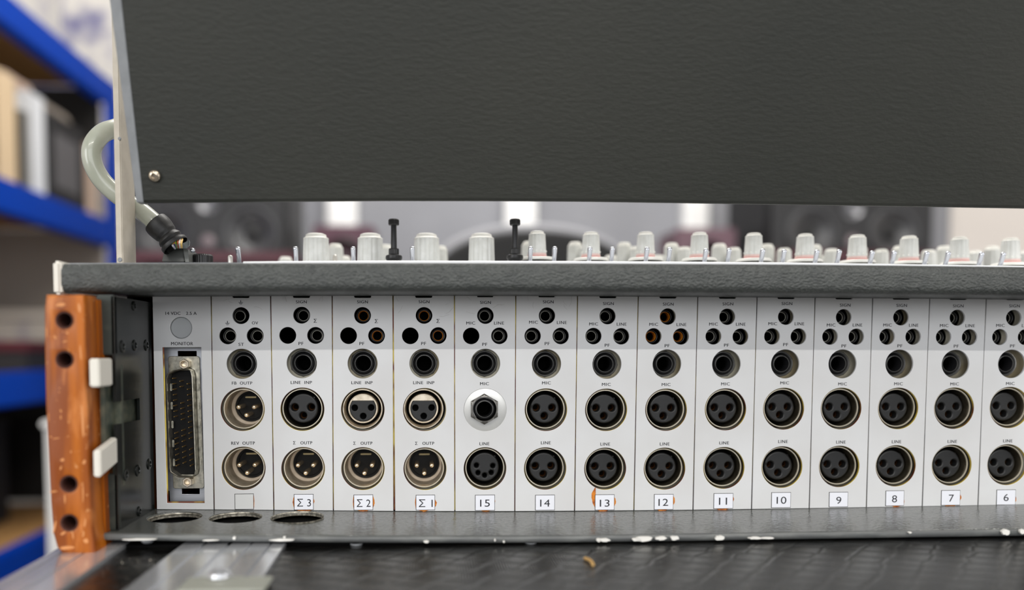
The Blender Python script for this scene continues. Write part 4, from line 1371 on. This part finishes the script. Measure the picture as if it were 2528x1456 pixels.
def glue(o, px0, px1, py0, py1, sides, name='glue_stain'):
    """dried orange glue squeezed out around a label"""
    for (side, a, b_, wpx) in sides:
        bm = B()
        n = 10
        outer, inner = [], []
        for k in range(n + 1):
            t = a + (b_ - a) * k / n
            d = wpx * math.sin(math.pi * k / n) * R.uniform(0.75, 1.15)
            if side == 'b':
                x, y, ox, oy = px0 + (px1 - px0) * t, py1 - 2, 0, d + 2
            elif side == 'r':
                x, y, ox, oy = px1 - 2, py0 + (py1 - py0) * t, d + 2, 0
            else:
                x, y, ox, oy = px0 + 2, py0 + (py1 - py0) * t, -d - 2, 0
            q, q2 = W(x, y, 0), W(x + ox, y + oy, 0)
            inner.append((q.x - o.x, q.z - o.z)); outer.append((q2.x - o.x, q2.z - o.z))
        va = [bm.verts.new((x, -0.00008, z)) for x, z in inner]
        vb = [bm.verts.new((x, -0.00003, z)) for x, z in outer]
        for k in range(n):
            quadface(bm, [va[k], va[k + 1], vb[k + 1], vb[k]])
        yield bm


STAINS = {'ST': [('r', .1, .98, 1)], 'Σ 3': [('l', .15, .85, 3), ('r', .3, .6, 2), ('b', .05, .95, 2.5)], 'Σ 2': [('l', .05, .9, 2), ('r', .1, .85, 4), ('b', .15, .8, 3)], 'Σ 1': [('r', .3, .8, 5), ('l', .1, .9, 2), ('b', .1, .7, 3)],
          '15': [('b', .25, .8, 2.5), ('r', .3, .5, 1)], '13': [('l', -.45, .85, 9), ('r', .15, .75, 5), ('b', .1, .7, 4)], '12': [('r', .1, .7, 5), ('b', .15, .7, 4)], '11': [('r', .2, .55, 3), ('b', .1, .8, 4)], '9': [],
          '8': [('b', .3, .85, 3), ('r', .5, .9, 1.5)], '7': [('b', .15, .8, 3.5), ('r', .25, .7, 4)], '6': [('b', .1, .9, 2.5), ('r', .4, .85, 3)]}
NAMES = {'ST': 'blank grey label', 'Σ 3': 'sigma 3 label', 'Σ 2': 'sigma 2 label', 'Σ 1': 'sigma 1 label'}


def sock(name, me, mod, q, sub_list, label=None):
    o = obj(name, me, None, mod, q, label=label)
    for nm, m2, off in sub_list:
        c = bpy.data.objects.new(nm, m2)
        COL.objects.link(c)
        c.parent = o
        c.location = off
    return o


def module_plate(i, holes, o, ext=0.0):
    xt0, xt1, xb0, xb1 = GAPT[i] + 1.1, GAPT[i + 1] - 1.1, GAPB[i] + 1.1, GAPB[i + 1] - 1.1
    if i == 3:
        xt1 -= 0.4; xb1 -= 1.2
    if i == 4:
        xb0 += 1.0
    # carry the plate up behind the rail
    def lineX(xt, xb, y):
        return xt + (xb - xt) * (y - 733) / (1258 - 733)
    yt = 716
    c = []
    for x, y in ((lineX(xb0 * 0 + xt0, xb0, yt), yt), (lineX(xt1, xb1, yt), yt), (xb1, interp(PB, xb1)), (xb0, interp(PB, xb0))):
        q = W(x, y, 0)
        c.append((q.x - o.x, q.z - o.z + (0.0002 if y > 1000 else 0)))
    me = plate([c] + holes, 0.0014, 0.00022)
    return me, c


SCR = mat('scratch_grey', srgb(150, 148, 142), 0.6)
for j, (nm, sg, lf, rt, jk, up, lo, lb) in enumerate(COLS):
    i = j + 1
    base = W((GAPB[i] + GAPB[i + 1]) / 2, interp(PB, (GAPB[i] + GAPB[i + 1]) / 2), 0)
    desc = {'ST': 'connector module with a blank grey label, its words FB OUTP and REV OUTP',
            'Σ 3': 'connector module labelled sigma three, its line input with a plain black insert',
            'Σ 2': 'connector module labelled sigma two, gold gap on its right, metal-cupped line input',
            'Σ 1': 'connector module labelled sigma one with metal-cupped line input, left of number fifteen',
            '15': 'connector module numbered fifteen, its upper hole holding a hex-nut jack',
            '14': 'connector module numbered fourteen, its white label free of orange glue',
            '13': 'connector module numbered thirteen with the largest orange glue blot beside its label',
            '12': 'connector module numbered twelve, its three small sockets with orange rings',
            '11': 'connector module numbered eleven, between modules twelve and ten',
            '10': 'connector module numbered ten, clean label, right of module eleven',
            '9': 'connector module numbered nine, clean label, between modules ten and eight',
            '8': 'connector module numbered eight, thin glue line under its label',
            '7': 'connector module numbered seven, orange glue right of its label',
            '6': 'connector module numbered six, cut off by the right edge of the photo'}[nm]
    mod = thing('connector_module', desc, 'connector panel', base, 'connector modules in the rear bay')
    rel = lambda p: (W(p[0], p[1], 0).x - base.x, W(p[0], p[1], 0).z - base.z)
    holes = []
    for p in (sg, lf, rt):
        holes.append(circ(*rel(p), 0.0045, 40))
    holes.append(circ(*rel(jk), 0.0081, 56))
    holes.append(circ(*rel(up), 0.0118, 64))
    holes.append(circ(*rel(lo), 0.0118, 64))
    # slot at the top
    xt = (GAPT[i] + GAPT[i + 1]) / 2
    s0, s1 = rel((xt - 21, interp([(600, 727), (2500, 731)], xt))), rel((xt + 21, interp([(600, 735), (1300, 734.5), (2500, 740.5)], xt)))
    holes.append(rrect(s0[0], s1[1], s1[0], s0[1], 0.0007))
    me, cor = module_plate(i, holes, base)
    obj('front_plate', me, PANEL, mod, base)
    # passivated backing plate with openings for the sockets
    empt = {'Σ 3', 'Σ 2', 'Σ 1', '15'}
    bh = [circ(*rel(sg), 0.0058, 32), circ(*rel(rt), 0.0058, 32), circ(*rel(lf), 0.0058, 32), circ(*rel(jk), 0.0063, 32), circ(*rel(up), 0.0114, 40), circ(*rel(lo), 0.0114, 40)]
    c2 = [(cor[0][0] + 0.0012, cor[0][1] - 0.0054), (cor[1][0] - 0.0012, cor[1][1] - 0.0054), (cor[2][0] - 0.0012, cor[2][1] + 0.001), (cor[3][0] + 0.0012, cor[3][1] + 0.001)]
    bm = B(); prism(bm, [(cor[3][0] - 0.0009, cor[3][1] + 0.0004), (cor[3][0] + 0.0011, cor[3][1] + 0.0004), (cor[0][0] + 0.0011, cor[0][1] - 0.002), (cor[0][0] - 0.0009, cor[0][1] - 0.002)], 0.00145, 0.0022)
    obj('side_strip', bm, CHROM, mod, base)
    me = plate([c2] + bh, 0.001, 0)
    obj('backing_plate', me, BACKP, mod, base + Vector((0, 0.0060, 0)))
    # wash the PF recess with a pale plate
    q = W(*jk, 0)
    # banana sockets
    for key, p in (('s', sg), ('l', lf), ('r', rt)):
        if key == 'l' and nm in empt:
            continue
        orange = (nm == '12') or (nm in ('Σ 2', 'Σ 1'))
        q = W(*p, 0)
        if nm == 'ST' and key == 's':
            q = q + Vector((-0.0022, 0.001, 0))
        sock('banana_socket', ban, mod, q + Vector((0, 0.0024, 0)), [('contact_ring', ban_o if orange else ban_g, (0, 0, 0)), ('bore', ban_i, (0, 0, 0))], label='socket with orange inner ring' if orange else None)
    q = W(*jk, 0) + Vector((0, 0.0022, 0))
    pale = sock('jack_socket', bar_j, mod, q, [('nut', nutm, (0, 0, 0)), ('contact_ring', ring_j, (0, 0, 0)), ('bore', bore_j, (0, 0, 0))])
    bm = B(); lathe(bm, [(0.0098, 0.0085), (0.0062, 0.0085)], seg=40)
    kk = obj('mounting_plate', bm, STEEL, mod, q + Vector((0, -0.0010, 0)))
    rotn = R.uniform(0, 1)
    for c in pale.children:
        if c.name.startswith('nut'):
            c.rotation_euler = (0, rotn, 0)
    for p in (up, lo):
        if not (nm == '15' and p is up):
            obj('hole_edge', goldr, None, mod, W(*p, 0))
    # upper connector
    q = W(*up, 0)
    key2 = ('key_tab', keyb, (0.0074 * math.cos(0.75), 0.0052, 0.0074 * math.sin(0.75)))
    key3 = ('key_tab', keyb, (0.0074 * math.cos(3.75), 0.0052, 0.0074 * math.sin(3.75)))
    pins = [('pin', pin_m, (x, 0, z)) for x, z in ((-0.0042, 0.0004), (0.0042, 0.0004), (0, -0.0040))]
    male = [('insert', ins_m, (0, 0, 0)), ('inner_ring', ring_m, (0, 0, 0)), ('rim_ring', rimr, (0, 0, 0)), ('key_bar', key_m, (0, 0, 0.0052))] + pins
    fem = [('insert', ins_f, (0, 0.004, 0)), ('rim_ring', rimr, (0, 0, 0)), ('contacts', con_f, (0, 0.0045, 0)), ('dark_floor', floor_f, (0, 0, 0)), key2, key3]
    if nm == 'ST':
        sock('male_connector', rim_m, mod, q + Vector((0.0003, 0, 0.0002)), male)
    elif nm in ('Σ 2', 'Σ 1'):
        sock('metal_cup_connector', rim_d, mod, q + Vector((-0.0002 if nm == 'Σ 2' else -0.0006, 0, 0.0003)), [('insert', ins_d, (0, 0.0035, 0)), ('cup_face', cup_face, (0, 0.0039, 0)), ('contact_well', well_d, (0, 0, 0)), ('dark_floor', floor_d, (0, 0, 0))])
    elif nm == '15':
        o = sock('hex_nut_jack', wash, mod, q, [('nut', nut15, (-0.0006, 0, 0.0006)), ('barrel', bar_j, (-0.0006, -0.0052, 0.0006)), ('contact_ring', ring_j, (-0.0006, -0.0052, 0.0006)), ('bore', bore_j, (-0.0006, -0.0052, 0.0006))])
    else:
        sock('female_connector', rim_f, mod, q + Vector((-0.0002, 0, 0.0003)), fem)
    q = W(*lo, 0)
    if nm in ('ST', 'Σ 3', 'Σ 2', 'Σ 1'):
        sock('male_connector', rim_m, mod, q + Vector((0.0002 if nm != 'Σ 1' else -0.0004, 0, 0.0003)), male)
    elif nm == '15':
        sock('five_hole_connector', rim_f, mod, q + Vector((0, 0, 0.0003)), [('insert', ins_5, (0, 0.004, 0)), ('rim_ring', rimr, (0, 0, 0)), ('dark_floor', floor_f, (0, 0, 0)), key2], label='female connector with five contact holes')
    else:
        sock('female_connector', rim_f, mod, q + Vector((-0.0003, 0, 0.0003)), fem)
    # printed words
    word_ = lambda s, p, w_, h=7.4, rot=0, sp=1.12: word(mod, base, s, p[0], p[1], w_, h, rot, sp)
    if nm == 'ST':
        word_('⏚', (594.5, 746), 11, 10)
        word_('⏚', (561.5, 797), 11, 10)
        word_('OV', (629.5, 797), 15)
        word_('ST', (595.4, 849.8), 13)
        word_('FB  OUTP', (597.7, 945.4), 50)
        word_('REV  OUTP', (600, 1093.6), 58, 8)
    else:
        t = j - 1
        word_('SIGN', SIGN[t], 26.5 - t * 0.06)
        word_('PF', PFT[t], 12)
        if t < 3:
            word_('Σ', {0: (778.3, 791.5), 1: (929, 792.5), 2: (1081.5, 792)}[t], 7.5, 9.5)
            word_('LINE  INP', UPT[t], 52)
            word_('Σ   OUTP', LOT[t], 47, 8)
        else:
            word_('MIC', MICU[t], 22 - t * 0.1)
            word_('LINE', LINU[t], 25 - t * 0.2)
            word_('MIC', UPT[t], 22 - t * 0.1)
            word_('LINE', LOT[t], 24.5 - t * 0.15)
    if j < 6:
        bm = B()
        for k in range(26):
            px, py = R.uniform(GAPT[i] + 12, GAPT[i + 1] - 12), R.uniform(738, 850)
            a = R.uniform(0, 6.28)
            ln = R.uniform(8, 30)
            if any((px - h_[0]) ** 2 + (py - h_[1]) ** 2 < 46 ** 2 for h_ in (sg, lf, rt, jk)):
                continue
            q3 = []
            for u in range(4):
                q = W(px, py, 0)
                q3.append(Vector((q.x - base.x, -0.00001, q.z - base.z)))
                a += R.uniform(-0.6, 0.6)
                px += math.cos(a) * ln / 3
                py += math.sin(a) * ln / 3
            tube(bm, q3, 0.000035, 4)
        obj('hairline_scratches', bm, SCR, mod, base, kind='stuff')
    # number label, framed by a thin recess line
    x0, x1, y0, y1 = lb
    a, b_ = W(x0, y0, 0), W(x1, y1, 0)
    cx_, cz_ = (a.x + b_.x) / 2, (a.z + b_.z) / 2
    hw_, hh_ = (b_.x - a.x) / 2, (a.z - b_.z) / 2
    me = plate([[(-hw_, -hh_), (hw_, -hh_), (hw_, hh_), (-hw_, hh_)]], 0.0002, 0)
    fr = obj('label_frame', me, mat('label_frame_%d' % j, srgb(44, 42, 38), 0.6), mod, (cx_, -0.00012, cz_))
    me = plate([[(-hw_ + 0.0003, -hh_ + 0.0003), (hw_ - 0.00022, -hh_ + 0.0003), (hw_ - 0.00022, hh_ - 0.00026), (-hw_ + 0.0003, hh_ - 0.00026)]], 0.0002, 0)
    lab = obj('number_label', me, BLANK if nm == 'ST' else LABEL, mod, (cx_, -0.00022, cz_), label=NAMES.get(nm, 'white card label reading %s' % nm))
    if nm != 'ST':
        bm = B()
        lx, ly = (x0 + x1) / 2, (y0 + y1) / 2
        sx, sy = scl(lx, ly, 0)
        if 'Σ' in nm:
            lettering(bm, nm, 0.0002, -0.0003, 34 * sx, 19 * sy, y=-0.00005, spacing=1.0)
        else:
            off = {'15': (0, 0), '14': (0, 0), '13': (0, -1), '12': (-1, 0), '11': (-1, 0.5), '10': (1, 0.5), '9': (0.5, -1), '8': (-1, -0.5), '7': (1.5, 0), '6': (0, 0.5)}[nm]
            wd_ = 24 if len(nm) == 2 else 12.5
            if nm == '11':
                wd_ = 20
            lettering(bm, nm, off[0] * sx, off[1] * sy - 0.0002, wd_ * sx, 17.5 * sy, y=-0.00005, spacing=1.0)
        obj('number', bm, INK, lab, (cx_, -0.00022, cz_))
    for bmg in glue(base, x0, x1, y0, y1, STAINS.get(nm, [])):
        obj('glue_stain', bmg, GLUE, mod, base)

# ------------------------------------------------------------------ the MONITOR module
base = W((GAPB[0] + GAPB[1]) / 2, 1258, 0)
mod = thing('connector_module', 'leftmost connector module with round grey plug and tall multipin MONITOR socket', 'connector panel', base, 'connector modules in the rear bay')
rel = lambda p: (W(p[0], p[1], 0).x - base.x, W(p[0], p[1], 0).z - base.z)
slot = [rel(p) for p in ((400.8, 857), (496.5, 857), (505, 1241.5), (412, 1241.5))]
me, cor = module_plate(0, [slot, circ(*rel((446.7, 809)), 0.0058, 48)], base)
obj('front_plate', me, PANEL, mod, base)
YP = 0.0085
me = plate([[(cor[0][0], cor[0][1] - 0.002), (cor[1][0] + 0.0002, cor[1][1] - 0.002), (cor[2][0] + 0.0002, cor[2][1] + 0.001), (cor[3][0], cor[3][1] + 0.001)],
            [((W(*p, YP).x - base.x), (W(*p, YP).z - base.z)) for p in ((438.5, 866), (485.5, 866), (486, 884), (438.5, 884))],
            [((W(*p, YP).x - base.x), (W(*p, YP).z - base.z)) for p in ((448.5, 1203), (493, 1203), (493, 1219.5), (448.5, 1219.5))],
            [((W(*p, YP).x - base.x), (W(*p, YP).z - base.z)) for p in ((414.5, 1211), (418.5, 1211), (420, 1238), (414.5, 1238))]], 0.0012, 0.0)
obj('recessed_plate', me, ALU, mod, base + Vector((0, YP, 0)))
q = W(446.7, 809, 0)
bm = B(); lathe(bm, [(0.0057, 0.003), (0.0057, 0.0012), (0.0053, 0.0009), (0, 0.0009)], seg=48); obj('blanking_plug', bm, mat('smooth_grey_plug', srgb(165, 168, 170), 0.35), mod, q, smooth=True)
# brownish raw edges of the cut-out
for (pa_, pb2, dx) in (((400.8, 857), (412, 1241.5), 0.0), ((412, 1241), (505, 1241), 0)):
    a, b_ = W(*pa_, 0), W(*pb2, 0)
    bm = B(); tube(bm, [a + Vector((0.0003 if dx == 0 and pa_[1] < 1000 else 0, 0.0008, 0.0002)), b_ + Vector((0.0003 if pa_[1] < 1000 else 0, 0.0008, 0.0003))], 0.0004, 8, smooth=False)
    obj('raw_edge', bm, CHROM, mod)
# D-shaped multipin connector
YD = 0.0068
cx_, = (0,)
pc = W(459, 1043, YD)
dflange = plate([rrect(-0.0083, -0.0365, 0.0085, 0.0365, 0.0014),
                 rrect(-0.0078, -0.0287, 0.0064, 0.0287, 0.0025)], 0.0009, 0.0002)
shear = 8 / 530
def shx(me, k):
    for v in me.vertices:
        v.co.x += -v.co.z * k
    return me
k_sh = 0.021
mp_ = obj('multipin_connector', shx(dflange, k_sh), STEEL, mod, pc)
bm = B()
def dshape(o_, z):
    # D outline, wide side left; taller on the right like the photographed shell
    return [(-0.0073 - o_, -0.0262 - o_), (-0.0035, -0.0290 - o_), (0.0028, -0.0294 - o_), (0.0050 + o_, -0.0280 - o_ * .5), (0.0056 + o_, -0.0255), (0.0056 + o_, 0.0255), (0.0050 + o_, 0.0284 + o_ * .5), (0.0028, 0.0298 + o_), (-0.0035, 0.0284 + o_), (-0.0068 - o_, 0.0268 + o_), (-0.0078 - o_, 0.0240), (-0.0078 - o_, -0.0235)]
rings = []
for o_, y in ((0.0014, 0.0004), (0.0006, -0.0002), (0.0004, -0.0052), (0.0001, -0.0055), (-0.0001, -0.0052), (-0.0001, 0.0014)):
    rings.append([(x - z * k_sh, y, z) for x, z in dshape(o_, 0)])
loft(bm, rings, caps=False)
obj('shell', bm, STEEL, mp_, pc)
bm = B(); prism(bm, [(x - z * k_sh, z) for x, z in dshape(0.0001, 0)], 0.0008, 0.0014)
bmesh.ops.recalc_face_normals(bm, faces=bm.faces)
obj('insert', bm, DEEPB, mp_, pc)
bm = B(); lathe(bm, [(0.00036, 0.001), (0.00036, -0.0040), (0.0002, -0.0046), (0, -0.0046)], seg=10); pinm = M_(bm, GOLD, 'pin')
miss = {(1, 2), (1, 3), (1, 8), (2, 12), (0, 18), (1, 16), (2, 0), (0, 8), (0, 9)}
for c in range(3):
    for r in range(17):
        if (c, r) in miss:
            continue
        z = 0.0245 - r * 0.00298 - (0.0015 if c == 1 else 0)
        x = (-0.0048, -0.0010, 0.0028)[c]
        obj('pin', pinm, None, mp_, pc + Vector((x - z * k_sh, 0, z)))
for z in (0.0196, 0.0095, -0.0008, -0.0112, -0.0216):
    for x, nm2 in ((0.0074, 'r'), (-0.0066, 'l')):
        bm = B(); box(bm, (0, 0, 0), (0.0011, 0.0006, 0.0040), 0.0002); box(bm, (0.0001, -0.0004, 0), (0.0006, 0.0004, 0.0026))
        obj('dimple', bm, STEEL, mp_, pc + Vector((x - z * k_sh, -0.0003 if x > 0 else -0.002, z)))
for px, py in ((453.5, 898.5), (462, 1190)):
    q = W(px, py, 0.002)
    bm = B()
    lathe(bm, [(0.0028, 0.0048), (0.0028, 0.0004), (0.0025, 0.0), (0.0017, 0.0), (0.0014, 0.0006), (0.0013, 0.003), (0, 0.003)], seg=36, mod=lambda a, r, t: (1.0 / math.cos((a + math.pi / 6) % (math.pi / 3) - math.pi / 6) * 0.9) if r > 0.0024 else 1)
    obj('hex_standoff', bm, MATS['warm_nickel'], mp_, q, smooth=False)
word(mod, base, '14 VDC', 427, 773.2, 37, 7.6, 0, 1.05)
word(mod, base, '2.5 A', 472.5, 773.2, 26, 7.6, 0, 1.05)
word(mod, base, 'MONITOR', 449.6, 848, 54, 8, 0, 1.08)
bpy.context.view_layer.update()
